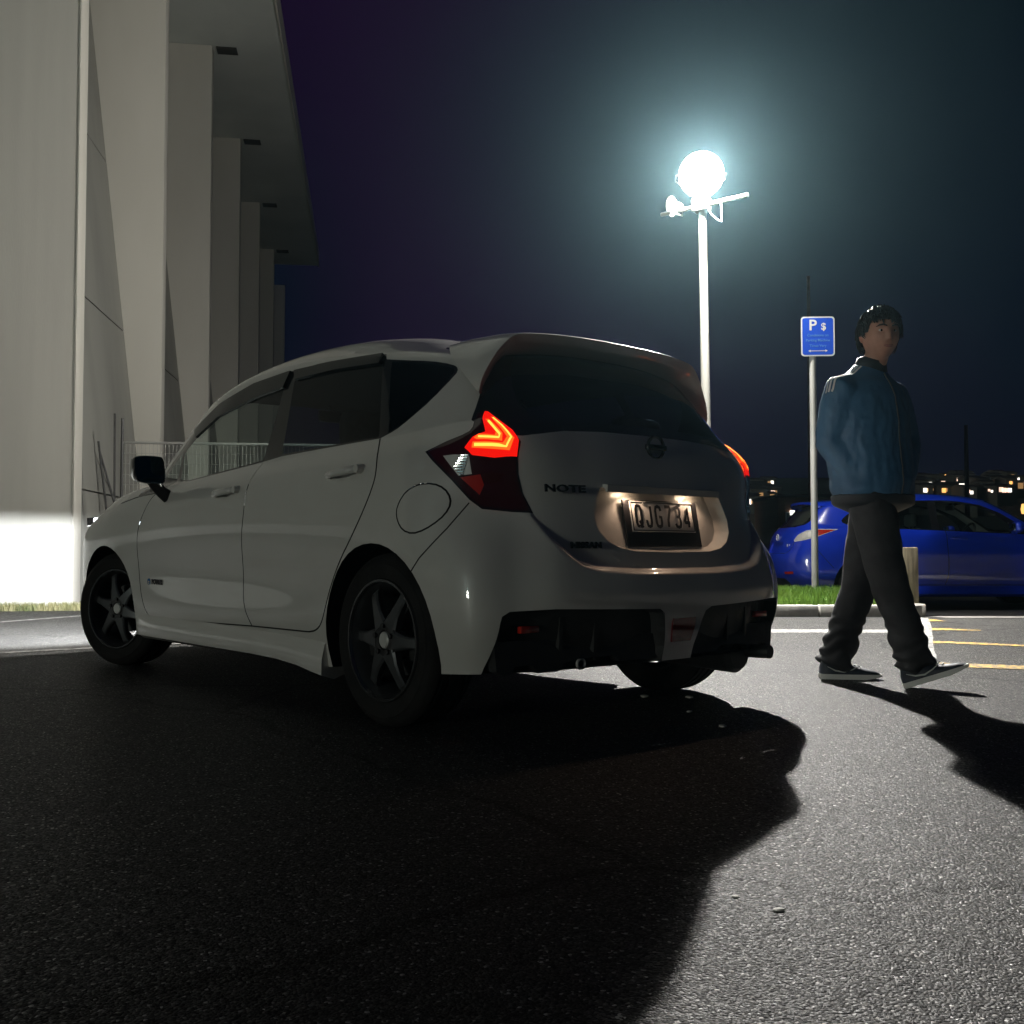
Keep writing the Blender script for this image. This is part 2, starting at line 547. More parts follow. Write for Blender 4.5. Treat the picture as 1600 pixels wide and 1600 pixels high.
def arch_liner(parent, hb, cx, cz, r, m, depth=0.28):
    """the dark tunnel behind a wheel opening, grown from the cut edge of the body"""
    for side in (1, -1):
        bm = bmesh.new()
        for e in hb.bm.edges:
            if len(e.link_faces) != 1: continue
            a, b = e.verts
            ra = math.hypot(a.co.x - cx, a.co.z - cz); rb = math.hypot(b.co.x - cx, b.co.z - cz)
            if abs(ra - r) > 0.004 or abs(rb - r) > 0.004 or a.co.y < 0.3: continue
            P = [Vector((v.co.x, v.co.y * side, v.co.z)) for v in (a, b)]
            k1 = 1.012
            q = [Vector((cx + (p.x - cx) * k1, p.y - side * 0.02, cz + (p.z - cz) * k1)) for p in P]
            w = [Vector((cx + (p.x - cx) * k1, side * (abs(p.y) - depth), cz + (p.z - cz) * k1)) for p in P]
            bm.faces.new([bm.verts.new(x) for x in (P[0], P[1], q[1], q[0])])
            bm.faces.new([bm.verts.new(x) for x in (q[0], q[1], w[1], w[0])])
        bmesh.ops.remove_doubles(bm, verts=bm.verts[:], dist=1e-4)
        bmobj('wheel_arch', bm, m, parent)

def make_wheel(parent, pos, steer, side, rim_m, lip_m, spokes=6, tr=0.305, rr=0.2134, w=0.20, phase=0.0, wide=0.034):
    """wheel > tyre, rim, hub_cap; local Y points outwards"""
    root = bpy.data.objects.new('wheel', None); link(root, parent)
    root.empty_display_size = 0.1
    root.location = pos; root.rotation_euler = (0, 0, R(steer) + (0 if side > 0 else math.pi))
    h = w / 2
    bm = bmesh.new()
    prof = [(rr - 0.012, -h + 0.02), (rr + 0.002, -h + 0.004), (rr + 0.03, -h - 0.004), (rr + 0.055, -h - 0.003), (tr - 0.016, -h + 0.006), (tr - 0.004, -h + 0.022)]
    for gx in (-0.055, -0.02, 0.02, 0.055):
        prof += [(tr, gx - 0.007), (tr - 0.007, gx - 0.005), (tr - 0.007, gx + 0.005), (tr, gx + 0.007)]
    prof += [(tr - 0.004, h - 0.022), (tr - 0.016, h - 0.006), (tr - 0.03, h + 0.001), (rr + 0.058, h + 0.003), (rr + 0.055, h + 0.006), (rr + 0.03, h + 0.004), (rr + 0.006, h - 0.002), (rr - 0.012, h - 0.02)]
    lathe(bm, prof, 64)
    bmobj('tyre', bm, M['tyre'], root, smooth=30)
    bm = bmesh.new()
    lathe(bm, [(rr + 0.004, h - 0.006), (rr, h + 0.004), (rr - 0.008, h + 0.004), (rr - 0.013, h - 0.006)], 64)
    lip = bmobj('rim_lip', bm, lip_m, root, smooth=30)
    bm = bmesh.new()
    lathe(bm, [(rr - 0.012, h - 0.006), (rr - 0.022, h - 0.03), (rr - 0.032, h - 0.08), (rr - 0.034, -h + 0.01)], 48)
    y0 = h - 0.012
    rc = 0.070
    for k in range(spokes):
        a = 2 * math.pi * k / spokes + phase
        M3 = Matrix.Rotation(-a, 4, 'Y')
        secs = [(rc - 0.02, wide * 1.15, y0 + 0.004, 0.034), (rc + 0.035, wide * 0.72, y0 + 0.002, 0.030), (rr * 0.68, wide * 0.56, y0 - 0.004, 0.026), (rr * 0.84, wide * 0.60, y0 - 0.012, 0.026), (rr - 0.018, wide * 0.70, y0 - 0.030, 0.03)]
        rows = []
        for r, hw, y, th in secs:
            rows.append([bm.verts.new(M3 @ Vector((r, yy, xx))) for xx, yy in ((-hw, y - th), (-hw, y - 0.006), (-hw * 0.72, y), (hw * 0.72, y), (hw, y - 0.006), (hw, y - th))])
        for i in range(len(rows) - 1):
            for j in range(6):
                bm.faces.new((rows[i][j], rows[i][(j + 1) % 6], rows[i + 1][(j + 1) % 6], rows[i + 1][j]))
        bm.faces.new(rows[0]); bm.faces.new(rows[-1][::-1])
    bmobj('rim', bm, rim_m, root, smooth=30)
    bm = bmesh.new()
    lathe(bm, [(0.0001, y0 - 0.05), (0.074, y0 - 0.05), (0.074, y0 - 0.004), (0.068, y0 + 0.003), (0.036, y0 + 0.001), (0.033, y0 - 0.006), (0.0001, y0 - 0.006)], 36)
    for k in range(5):
        a = 2 * math.pi * k / 5 + 0.3
        c = Vector((0.05 * math.cos(a), y0 - 0.002, 0.05 * math.sin(a)))
        tube(bm, [c, c + Vector((0, 0.014, 0))], 0.0095, 6)
    bmobj('hub', bm, M['black_plastic'], root, smooth=30)
    bm = bmesh.new()
    lathe(bm, [(0.0001, y0 + 0.006), (0.024, y0 + 0.006), (0.029, y0 + 0.002), (0.030, y0 - 0.006)], 28)
    bmobj('centre_cap', bm, M['steel'], root, smooth=30)
    bm = bmesh.new()
    lathe(bm, [(0.13, -0.005), (0.13, 0.012), (0.05, 0.012)], 40)
    lathe(bm, [(0.05, -0.005), (0.13, -0.005)], 40)
    box(bm, (0.10, -0.005, 0.05), (0.07, 0.06, 0.10), bevel=0.008)
    bmobj('brake_disc', bm, M['black_plastic'], root, smooth=30)
    return root

def seat(parent, x, y, z, m, sc_=1.0):
    bm = bmesh.new()
    box(bm, (x + 0.10, y, z + 0.06), (0.50, 0.48, 0.16), bevel=0.05)
    box(bm, (x - 0.20, y, z + 0.36), (0.14, 0.46, 0.56), Matrix.Rotation(R(-14), 3, 'Y') if False else None, bevel=0.06)
    box(bm, (x - 0.235, y, z + 0.74), (0.10, 0.26, 0.17), bevel=0.045)
    for s in (-1, 1): tube(bm, [(x - 0.22, y + s * 0.06, z + 0.58), (x - 0.235, y + s * 0.06, z + 0.72)], 0.008, 6)
    return bmobj('seat', bm, m, parent, smooth=50)
GREY_CAR_NET = [ # levels bottom->top, stations front->rear, half body
[(3.36,0,.19),(3.32,.42,.19),(3.19,.64,.19),(3.0,.76,.19),(2.6,.79,.19),(2.15,.79,.185),(1.6,.79,.18),(1.03,.79,.18),(.45,.80,.18),(0,.81,.20),(-.30,.80,.215),(-.47,.76,.225),(-.575,.60,.23),(-.64,.35,.235),(-.655,0,.235)],
[(3.46,0,.36),(3.41,.42,.36),(3.27,.66,.36),(3.02,.80,.36),(2.6,.832,.36),(2.15,.808,.34),(1.6,.809,.335),(1.03,.811,.335),(.45,.820,.34),(0,.838,.36),(-.3,.832,.37),(-.515,.805,.38),(-.615,.62,.385),(-.678,.35,.39),(-.692,0,.39)],
[(3.48,0,.56),(3.43,.42,.56),(3.29,.67,.56),(3.03,.815,.56),(2.6,.845,.56),(2.15,.813,.52),(1.6,.804,.50),(1.03,.806,.49),(.45,.822,.48),(0,.848,.56),(-.3,.843,.56),(-.505,.805,.56),(-.597,.62,.56),(-.65,.35,.56),(-.664,0,.56)],
[(3.45,0,.70),(3.40,.42,.71),(3.25,.66,.72),(3.0,.805,.73),(2.6,.843,.73),(2.15,.83,.73),(1.6,.832,.735),(1.03,.836,.74),(.45,.842,.75),(0,.846,.76),(-.3,.818,.765),(-.435,.712,.77),(-.540,.575,.77),(-.602,.34,.77),(-.615,0,.77)],
[(3.36,0,.80),(3.31,.40,.81),(3.15,.585,.82),(2.93,.725,.842),(2.6,.785,.868),(2.15,.797,.89),(1.6,.803,.90),(1.03,.808,.915),(.45,.808,.93),(0,.80,.945),(-.28,.768,.95),(-.42,.708,.955),(-.51,.59,.96),(-.555,.35,.96),(-.568,0,.96)],
[(2.62,0,.985),(2.57,.38,.982),(2.46,.60,.975),(2.34,.68,.97),(2.2,.71,.965),(1.95,.735,.962),(1.6,.748,.968),(1.03,.752,.99),(.45,.752,1.012),(.02,.738,1.03),(-.2,.705,1.05),(-.33,.65,1.065),(-.43,.54,1.08),(-.485,.33,1.085),(-.50,0,1.085)],
[(1.88,0,1.42),(1.87,.33,1.41),(1.84,.50,1.388),(1.80,.58,1.372),(1.69,.615,1.372),(1.45,.628,1.408),(1.15,.630,1.425),(.8,.628,1.418),(.4,.62,1.392),(.08,.61,1.355),(-.12,.595,1.32),(-.2,.565,1.305),(-.255,.48,1.31),(-.29,.3,1.33),(-.305,0,1.34)],
[(1.50,0,1.495),(1.48,.27,1.49),(1.45,.42,1.476),(1.40,.485,1.468),(1.32,.51,1.475),(1.15,.52,1.488),(.9,.525,1.492),(.65,.52,1.484),(.35,.505,1.452),(.12,.49,1.415),(.0,.47,1.39),(-.05,.445,1.38),(-.08,.36,1.385),(-.105,.2,1.395),(-.115,0,1.40)],
[(1.12,0,1.522),(1.11,0,1.522),(1.09,0,1.522),(1.06,0,1.522),(1.0,0,1.522),(.9,0,1.52),(.8,0,1.518),(.6,0,1.508),(.4,0,1.488),(.25,0,1.464),(.18,0,1.448),(.14,0,1.441),(.11,0,1.436),(.1,0,1.434),(.09,0,1.433)]]
GREY_CAR_TENSION = [1,1,1,1,.9,.3,.45,.9,1]

# ------------------------------------------------------------------ the grey-white hatchback in the middle
car = empty('parked_car', (0.149, 4.134, 0.0), R(90 + 41.16))
tag(car, 'pale grey five door hatchback with lit tail lamps and number plate lamps', 'car')

def smoothstep(a, b, x):
    t = min(1, max(0, (x - a) / (b - a)))
    return t * t * (3 - 2 * t)

hb = HalfBody(GREY_CAR_NET, GREY_CAR_TENSION, 9, 8)
s_ok = hb.facing(SIDE, 0.08, lambda c: c.y > 0.35)
r_ok = hb.facing(REAR, 0.08, lambda c: c.x < -0.03)
d_ok = hb.facing(DIAG, 0.08, lambda c: c.x < 0.0)
f_ok = hb.facing(FDIAG, 0.08, lambda c: c.x > 2.4)
ff_ok = hb.facing(FRONT, 0.1, lambda c: c.x > 2.6)
w_ok = hb.facing(FRONT, 0.1, lambda c: c.x < 2.8 and c.z > 0.9)

for cx in (0.0, 2.6):
    hb.region('hole', arc(cx, 0.300, 0.345), SIDE, s_ok)
hb.drop('hole')

belt = [(2.27, .894), (2.0, .913), (1.865, .943), (1.4, .972), (.993, .998), (.838, 1.011), (.45, 1.02), (.105, 1.027)]
b_seam = smooth_line([(.993, .998), (.990, .93), (.996, .855), (1.000, .741), (1.04, .589), (1.055, .454), (1.029, .371), (.962, .301)])
f_seam = smooth_line([(2.02, .910), (2.085, .877), (2.150, .788), (2.178, .697), (2.196, .583), (2.183, .445), (2.143, .333), (2.08, .284)])
r_seam = smooth_line([(.106, 1.026), (.05, .965), (.018, .91), (.012, .855), (.051, .761), (.118, .674), (.225, .577), (.298, .49), (.345, .401), (.375, .345), (.42, .315), (.483, .306)])
sill = [(2.08, .284), (1.5, .289), (.962, .301), (.483, .306)]
hb.region('front_door', f_seam + [(1.5, .289)] + b_seam[::-1] + [(1.4, .972), (1.865, .943)], SIDE, s_ok)
hb.region('rear_door', b_seam[::-1][::-1] + [(.6, .304)] + r_seam[::-1] + [(.45, 1.02), (.838, 1.011)], SIDE, s_ok)
dlo = belt + smooth_line([(.105, 1.027), (.032, 1.05), (-.032, 1.087), (-.122, 1.149), (-.186, 1.236), (-.184, 1.262), (-.152, 1.28), (-.049, 1.304), (.121, 1.33), (.226, 1.348)], 1) + \
    [(.252, 1.374), (.618, 1.391), (.922, 1.397), (1.262, 1.384), (1.45, 1.355), (1.60, 1.325), (1.80, 1.262), (1.98, 1.165), (2.10, 1.07), (2.2, .975), (2.275, .905)]
hb.region('window_frame', dlo, SIDE, s_ok)
fgl = [(1.862, .951), (1.4, .980), (1.0, 1.006), (.969, 1.330), (1.22, 1.313), (1.571, 1.262), (1.76, 1.20), (1.90, 1.125), (1.925, 1.10)]
hb.region('front_window', fgl, SIDE, s_ok)
rgl = [(.842, 1.019), (.45, 1.028), (.118, 1.034), (.238, 1.337), (.55, 1.352), (.85, 1.352), (.89, 1.345)]
hb.region('rear_door_window', rgl, SIDE, s_ok)
qgl = [(.07, 1.047)] + smooth_line([(.02, 1.064), (-.036, 1.096), (-.122, 1.158), (-.176, 1.242), (-.168, 1.262), (-.145, 1.272), (-.049, 1.296), (.121, 1.321), (.185, 1.333)], 1)
hb.region('quarter_window', qgl, SIDE, s_ok)
hb.region('corner_window', [(2.215, .908), (2.0, .927), (1.91, .950), (1.962, 1.115), (2.09, 1.02), (2.18, .94)], SIDE, s_ok)
hb.region('front_visor', [(.958, 1.322), (1.22, 1.304), (1.571, 1.252), (1.80, 1.172), (1.86, 1.215), (1.60, 1.318), (1.262, 1.377), (.932, 1.392)], SIDE, s_ok)
hb.region('rear_visor', [(.248, 1.330), (.55, 1.345), (.872, 1.345), (.90, 1.390), (.618, 1.385), (.258, 1.370)], SIDE, s_ok)
fuel = smooth_poly([(-.147, .752), (-.158, .785), (-.186, .819), (-.239, .841), (-.296, .841), (-.335, .824), (-.357, .791), (-.359, .754), (-.339, .718), (-.293, .687), (-.241, .674), (-.19, .687), (-.16, .718)], 1)
hb.region('fuel_lid', fuel, SIDE, s_ok, only=('body',))
for nm, hx, hz in (('front_cup', 1.205, .868), ('rear_cup', .235, .900)):
    hb.region(nm, [(hx + .062 * math.cos(a), hz + .040 * math.sin(a)) for a in np.linspace(0, 2 * math.pi, 18, endpoint=False)], SIDE, s_ok)

# the rear lamps wrap the corner: cut them out as seen from the rear corner
lamp_o = [(.395, .952), (.3219, .9844), (.2668, 1.0044), (.2423, 1.0174), (.2328, 1.0327), (.2245, 1.0927), (.1937, 1.0976), (.0979, 1.0196), (.0690, .978), (.0765, .9221), (.0750, .8682),
          (.0605, .805), (.0274, .7408), (.0968, .7441), (.1927, .7539), (.2357, .7855), (.2961, .8511), (.3678, .9206)]
bump_o = [(.47, .50), (.402, .594), (.305, .691), (.235, .775), (.1927, .7539), (.0968, .7441), (.0274, .7408), (-.0297, .665), (-.091, .613), (-.122, .588), (-.175, .573), (-.33, .561), (-.48, .560), (-.60, .560), (-.60, .05), (.66, .05), (.66, .32)]
hb.region('rear_bumper', bump_o, DIAG, hb.facing(DIAG, 0.02, lambda c: c.x < -.12), only=('body',))
gate_seam = [(.0274, .7408), (-.0297, .665), (-.091, .613), (-.122, .588), (-.175, .573), (-.33, .561), (-.50, .560)]
for w in (.012, .024, .036, .052, .07): hb.cut(strip(gate_seam, w), DIAG, d_ok)
hb.region('lamp_rim', lamp_o, DIAG, d_ok)
cx_, cz_ = .185, .90
lamp_i = [(cx_ + (u - cx_) * .93, cz_ + (v - cz_) * .95) for u, v in lamp_o]
hb.region('lamp', lamp_i, DIAG, d_ok, only=('lamp_rim',))
hb.region('lamp_glow', [(.1957, 1.0900), (.1803, 1.0900), (.1345, 1.0540), (.0893, 1.0130), (.0750, .9823), (.0800, .9262), (.1522, .9184), (.2214, .9280), (.2464, .9504), (.2229, .9843), (.1838, 1.0009), (.1977, 1.0496)], DIAG, d_ok, only=('lamp', 'lamp_rim'))
hb.region('lamp_bar', [(.1732, 1.0667), (.1603, 1.0594), (.1241, 1.0227), (.0908, .9848), (.106, .9402), (.1273, .9422), (.2226, .9498), (.2213, .9668), (.1811, .9673), (.127, .9629), (.115, .9831), (.1353, 1.0123), (.1606, 1.0456)], DIAG, d_ok, only=('lamp_glow', 'lamp'))
hb.region('lamp_bar_inner', [(.1878, 1.0462), (.177, 1.0475), (.1505, 1.0198), (.1294, .9946), (.1299, .9686), (.1419, .9714), (.2083, .9736), (.2197, .9798), (.2046, .992), (.1535, .9882), (.1503, .999), (.1638, 1.0185)], DIAG, d_ok, only=('lamp_glow', 'lamp'))
OUT_BAR = [(.166, 1.062), (.134, 1.030), (.101, .984), (.1165, .953), (.16, .957), (.216, .958)]
IN_BAR = [(.178, 1.040), (.157, 1.014), (.1385, .991), (.1405, .979), (.17, .981), (.206, .983)]
for pl_ in (OUT_BAR, IN_BAR): hb.region('lamp_core', strip(pl_, .0075), DIAG, d_ok, only=('lamp_bar', 'lamp_bar_inner', 'lamp_glow'))
hb.region('lamp_clear', [(.3188, .9266), (.282, .9301), (.2321, .9292), (.2233, .8678), (.2665, .8624)], DIAG, d_ok, only=('lamp',))
hb.region('lamp_lower', [(.2607, .8569), (.1969, .8673), (.1851, .8327), (.1994, .7986)], DIAG, d_ok, only=('lamp',))

# tailgate, its glass and the number plate recess: cut as seen from behind
gate_o = [(0, .560), (.196, .560), (.395, .573), (.458, .586), (.493, .613), (.56, .665), (.613, .743), (.68, .80), (.70, .95), (.66, 1.02), (.632, 1.10), (.600, 1.175), (.592, 1.23), (.555, 1.33), (0, 1.40)]
hb.region('tailgate', gate_o, REAR, r_ok, only=('body',))
hb.region('rear_frame', [(0, 1.036), (.236, 1.034), (.411, 1.026), (.50, 1.012), (.576, 1.000), (.66, 1.0), (.66, 1.06), (.632, 1.11), (.597, 1.175), (.585, 1.23), (.54, 1.40), (0, 1.40)], REAR, r_ok, only=('tailgate', 'body'))
hb.region('rear_window', smooth_poly([(-.2, 1.075), (.36, 1.065), (.50, 1.06), (.525, 1.12), (.50, 1.22), (.44, 1.315), (.33, 1.335), (-.2, 1.345)], 1), REAR, r_ok, only=('rear_frame',))
rec = [(0, .834), (.318, .834), (.345, .782), (.362, .737), (.356, .688), (.322, .650), (.275, .628), (.20, .616), (0, .612)]
hb.region('plate_recess', rec, REAR, r_ok, only=('tailgate', 'rear_bumper', 'body'))
hb.region('bumper_vent', [(.742, .392), (.738, .412), (.715, .427), (.58, .433), (.14, .42), (.112, .405), (.100, .37), (.080, .285), (.074, .10), (.752, .10), (.750, .25)], REAR, r_ok, only=('rear_bumper', 'body'))
hb.region('fog_lamp', [(0, .384), (.062, .384), (.064, .36), (.052, .300), (0, .300)], REAR, r_ok, only=('rear_bumper', 'body'))

# windscreen, head lamps, grille
hb.region('screen_frame', [(0, .985), (.40, .985), (.60, .985), (.655, 1.0), (.60, 1.20), (.545, 1.372), (.49, 1.392), (.33, 1.412), (0, 1.422)], FRONT, w_ok, only=('body',))
hb.region('windscreen', [(0, 1.01), (.40, 1.01), (.585, 1.015), (.615, 1.035), (.575, 1.19), (.525, 1.352), (.47, 1.37), (.32, 1.392), (0, 1.40)], FRONT, w_ok, only=('screen_frame',))
hb.region('head_lamp', [(1.50, .835), (1.68, .862), (1.90, .835), (2.12, .795), (2.10, .715), (1.86, .70), (1.62, .76)], FDIAG, f_ok, only=('body',))
hb.region('grille', [(0, .74), (.30, .74), (.42, .60), (.36, .53), (0, .53)], FRONT, ff_ok, only=('body',))
hb.region('grille', [(0, .45), (.50, .45), (.56, .27), (0, .25)], FRONT, ff_ok, only=('body',))

# panel gaps
paint_regs = ('body', 'front_door', 'rear_door', 'rear_bumper', 'tailgate', 'fuel_lid')
for pl in (f_seam, b_seam, r_seam, sill):
    hb.region('panel_gap', strip(pl, .0065), SIDE, s_ok, only=paint_regs)
hb.region('panel_gap', strip(fuel + fuel[:1], .006), SIDE, s_ok, only=paint_regs)
hb.region('panel_gap', strip([(.47, .50), (.402, .594), (.305, .691), (.235, .775)], .0045), DIAG, d_ok, only=paint_regs)
hb.region('panel_gap', strip(smooth_line([(2.05, .905), (2.25, .90), (2.5, .87)], 1), .006), SIDE, s_ok, only=paint_regs)
hb.done()

body = hb.make('body', ('body',), M['white_paint'], car)
hb.make('panel_gap', ('panel_gap',), M['gap'], car, fn=out_by(-.004))
hb.make('windscreen', ('windscreen',), M['clear_glass'], car)
hb.make('windscreen_frame', ('screen_frame',), M['gloss_black'], car)
hb.make('grille', ('grille',), M['black_plastic'], car, fn=lambda c, n: c - Vector((.03, 0, 0)), walls=True)
def bulge(h):
    def f(c, n):
        u, v = DIAG.uv(c); d = 9
        for (ax, ay), (bx, by) in zip(lamp_o, lamp_o[1:] + lamp_o[:1]):
            t = min(1, max(0, ((u - ax) * (bx - ax) + (v - ay) * (by - ay)) / ((bx - ax) ** 2 + (by - ay) ** 2)))
            d = min(d, math.hypot(u - ax - t * (bx - ax), v - ay - t * (by - ay)))
        return c + n * (.016 * smoothstep(-.004, .035, d) + h)
    return f
for side, sg in (('left', 1), ('right', -1)):
    fd = hb.make('front_door', ('front_door',), M['white_paint'], car, side=side)
    rd = hb.make('rear_door', ('rear_door',), M['white_paint'], car, side=side)
    hb.make('window_frame', ('window_frame',), M['gloss_black'], car, side=side)
    hb.make('window', ('front_window',), M['clear_glass'], fd, side=side)
    hb.make('window', ('rear_door_window',), M['tint_glass'], rd, side=side)
    hb.make('quarter_window', ('quarter_window',), M['rear_glass'], car, side=side)
    hb.make('corner_window', ('corner_window',), M['clear_glass'], car, side=side)
    hb.make('rain_visor', ('front_visor',), M['gloss_black'], fd, fn=out_by(.014), walls=True, side=side)
    hb.make('rain_visor', ('rear_visor',), M['gloss_black'], rd, fn=out_by(.014), walls=True, side=side)
    hb.make('fuel_lid' if sg > 0 else 'rear_wing_panel', ('fuel_lid',), M['white_paint'], car, side=side)
    for door, nm, hx, hz, y0 in ((fd, 'front_cup', 1.205, .868, .822), (rd, 'rear_cup', .235, .900, .824)):
        cen = Vector((hx, 0, hz))
        def dish(c, n, cen=cen):
            d = min(1, math.hypot((c.x - cen.x) / .062, (c.z - cen.z) / .040))
            return c + Vector((0, -.022 * (1 - d * d), 0))
        hb.make('handle_cup', (nm,), M['white_paint'], door, fn=dish, side=side)
        bm = bmesh.new()
        tube(bm, [(hx + .085, sg * (y0 - .006), hz - .004), (hx + .075, sg * (y0 + .018), hz), (hx + .02, sg * (y0 + .027), hz + .004), (hx - .06, sg * (y0 + .027), hz + .009), (hx - .098, sg * (y0 + .020), hz + .011), (hx - .108, sg * (y0 - .006), hz + .011)],
             [(.010, .008), (.014, .009), (.016, .009), (.016, .009), (.015, .009), (.011, .008)], 10)
        tube(bm, [(hx - .125, sg * (y0 - .008), hz + .012), (hx - .125, sg * (y0 + .022), hz + .012)], [.019, .015], 12)
        bmobj('handle', bm, M['white_paint'], door, smooth=60)
    tl = hb.make('tail_lamp', ('lamp',), M['lamp_dark'], car, fn=bulge(0), side=side)
    hb.make('lamp_rim', ('lamp_rim',), M['gloss_black'], tl, fn=bulge(.001), side=side)
    hb.make('lit_lens', ('lamp_glow',), M['lamp_glow'], tl, fn=bulge(.001), side=side)
    hb.make('light_bar', ('lamp_bar',), M['lamp_bar'], tl, fn=bulge(.002), side=side)
    hb.make('light_bar', ('lamp_bar_inner',), M['lamp_bar'], tl, fn=bulge(.002), side=side)
    hb.make('light_core', ('lamp_core',), M['lamp_core'], tl, fn=bulge(.003), side=side)
    hb.make('reversing_lens', ('lamp_clear',), M['lamp_clear'], tl, fn=bulge(.001), side=side)
    hb.make('reflector', ('lamp_lower',), M['reflector_red'], tl, fn=bulge(.001), side=side)
    V, F, Nn = hb.extract(('lamp_clear',), bulge(.004), side=side)
    bm = bmesh.new()
    Vc = [Vector(v) for v in V]
    zs = [v.z for v in Vc]; lo_, hi_ = min(zs), max(zs)
    tree = BVHTree.FromPolygons([tuple(v) for v in Vc], F)
    for k in range(8):
        z = lo_ + (hi_ - lo_) * (k + .5) / 8
        for (u0, u1) in (((.29 - .045 * k / 8) , .255 - .02 * k / 8),):
            pts = []
            for u in np.linspace(u0 + .012, u1, 5):
                o = Vector((u * _q - 1.0 * _q, (u * _q + 1.0 * _q) * 1, z)); d = Vector((_q, -_q, 0))
                if sg < 0: o.y = -o.y; d.y = -d.y
                h = tree.ray_cast(o, d)
                if h[0] is not None: pts.append(h[0])
            if len(pts) > 1: tube(bm, pts, .0032, 6)
    if len(bm.verts): bmobj('lamp_rib', bm, M['chrome'], tl)
    else: bm.free()
    hl = hb.make('head_lamp', ('head_lamp',), M['head_lamp'], car, side=side)
    # door mirror
    bm = bmesh.new()
    c = Vector((1.835, sg * .912, 1.006))
    prof = smooth_poly([(u * .80, v * .95) for u, v in [(-.102, -.055), (-.088, .062), (-.05, .072), (.075, .070), (.098, .050), (.088, -.050), (.04, -.070), (-.075, -.073)]], 2)
    rows = []
    for x, k in ((-.030, 1.0), (-.036, .97), (-.030, .93), (.0, .97), (.035, .93), (.062, .74), (.075, .35)):
        rows.append([bm.verts.new((c.x + x + .02, c.y + sg * (-u) * k * -1, c.z + v * k)) for u, v in prof])
    rows = rows[2:3] + rows[1:2] + rows[0:1] + rows[3:]
    for i in range(len(rows) - 1):
        for j in range(len(prof)):
            bm.faces.new((rows[i][j], rows[i][(j + 1) % len(prof)], rows[i + 1][(j + 1) % len(prof)], rows[i + 1][j]))
    bm.faces.new(rows[-1])
    mr = bmobj('door_mirror', bm, M['gloss_black'], car, smooth=50)
    bm = bmesh.new()
    bm.faces.new([bm.verts.new((c.x - .008 + .10 * sg * 0, c.y + sg * u * .93, c.z + v * .93)) for u, v in prof])
    gl = bmobj('mirror_glass', bm, M['mirror'], mr, smooth=0)
    for f in gl.data.polygons:
        if f.normal.x > 0: gl.data.flip_normals(); break
    bm = bmesh.new()
    tube(bm, [(1.87, sg * .80, .880), (1.87, sg * .835, .905), (1.86, sg * .87, .935), (1.855, sg * .885, .955)], [(.034, .026), (.030, .022), (.028, .02), (.03, .02)], 12)
    bmobj('mirror_arm', bm, M['black_plastic'], mr, smooth=60)

hb.make('tailgate', ('tailgate',), M['white_paint'], car)
tg = car.children[-1]
hb.make('glass_surround', ('rear_frame',), M['gloss_black'], tg)
hb.make('rear_window', ('rear_window',), M['rear_glass'], tg)
def rec_floor(c, n):
    return Vector((c.x + .040, c.y * .90, .722 + (c.z - .722) * .92))
hb.make('plate_recess', ('plate_recess',), M['white_paint'], tg, fn=rec_floor, walls=True)
def seam_dist(u, v):
    best = 9
    for (ax, ay), (bx, by) in zip(gate_seam[:-1], gate_seam[1:]):
        t = min(1, max(0, ((u - ax) * (bx - ax) + (v - ay) * (by - ay)) / ((bx - ax) ** 2 + (by - ay) ** 2)))
        best = min(best, math.hypot(u - ax - t * (bx - ax), v - ay - t * (by - ay)))
    return best
def shelf(c, n):
    u, v = DIAG.uv(c)
    if u > .10: return c
    d = seam_dist(u, v)
    return c + Vector((-.034, .0, 0)) * (smoothstep(0, .024, d) * smoothstep(.36, .50, c.z) * smoothstep(.10, -.04, u))
bp = hb.make('rear_bumper', ('rear_bumper',), M['white_paint'], car, fn=shelf)
for p in bp.data.polygons: p.use_smooth = True
bp.data.normals_split_custom_set_from_vertices([(0, 0, 0)] * len(bp.data.vertices))
bp.data.set_sharp_from_angle(angle=R(38))
hb.make('bumper_vent', ('bumper_vent',), M['black_plastic'], bp, fn=lambda c, n: Vector((c.x + .065, c.y, c.z)), walls=True)
hb.make('fog_lamp', ('fog_lamp',), M['lamp_red'], bp, fn=lambda c, n: c + Vector((-.004, 0, 0)), walls=True)
for cx in (0.0, 2.6): arch_liner(car, hb, cx, 0.300, 0.345, M['liner'])
hb.bm.free()

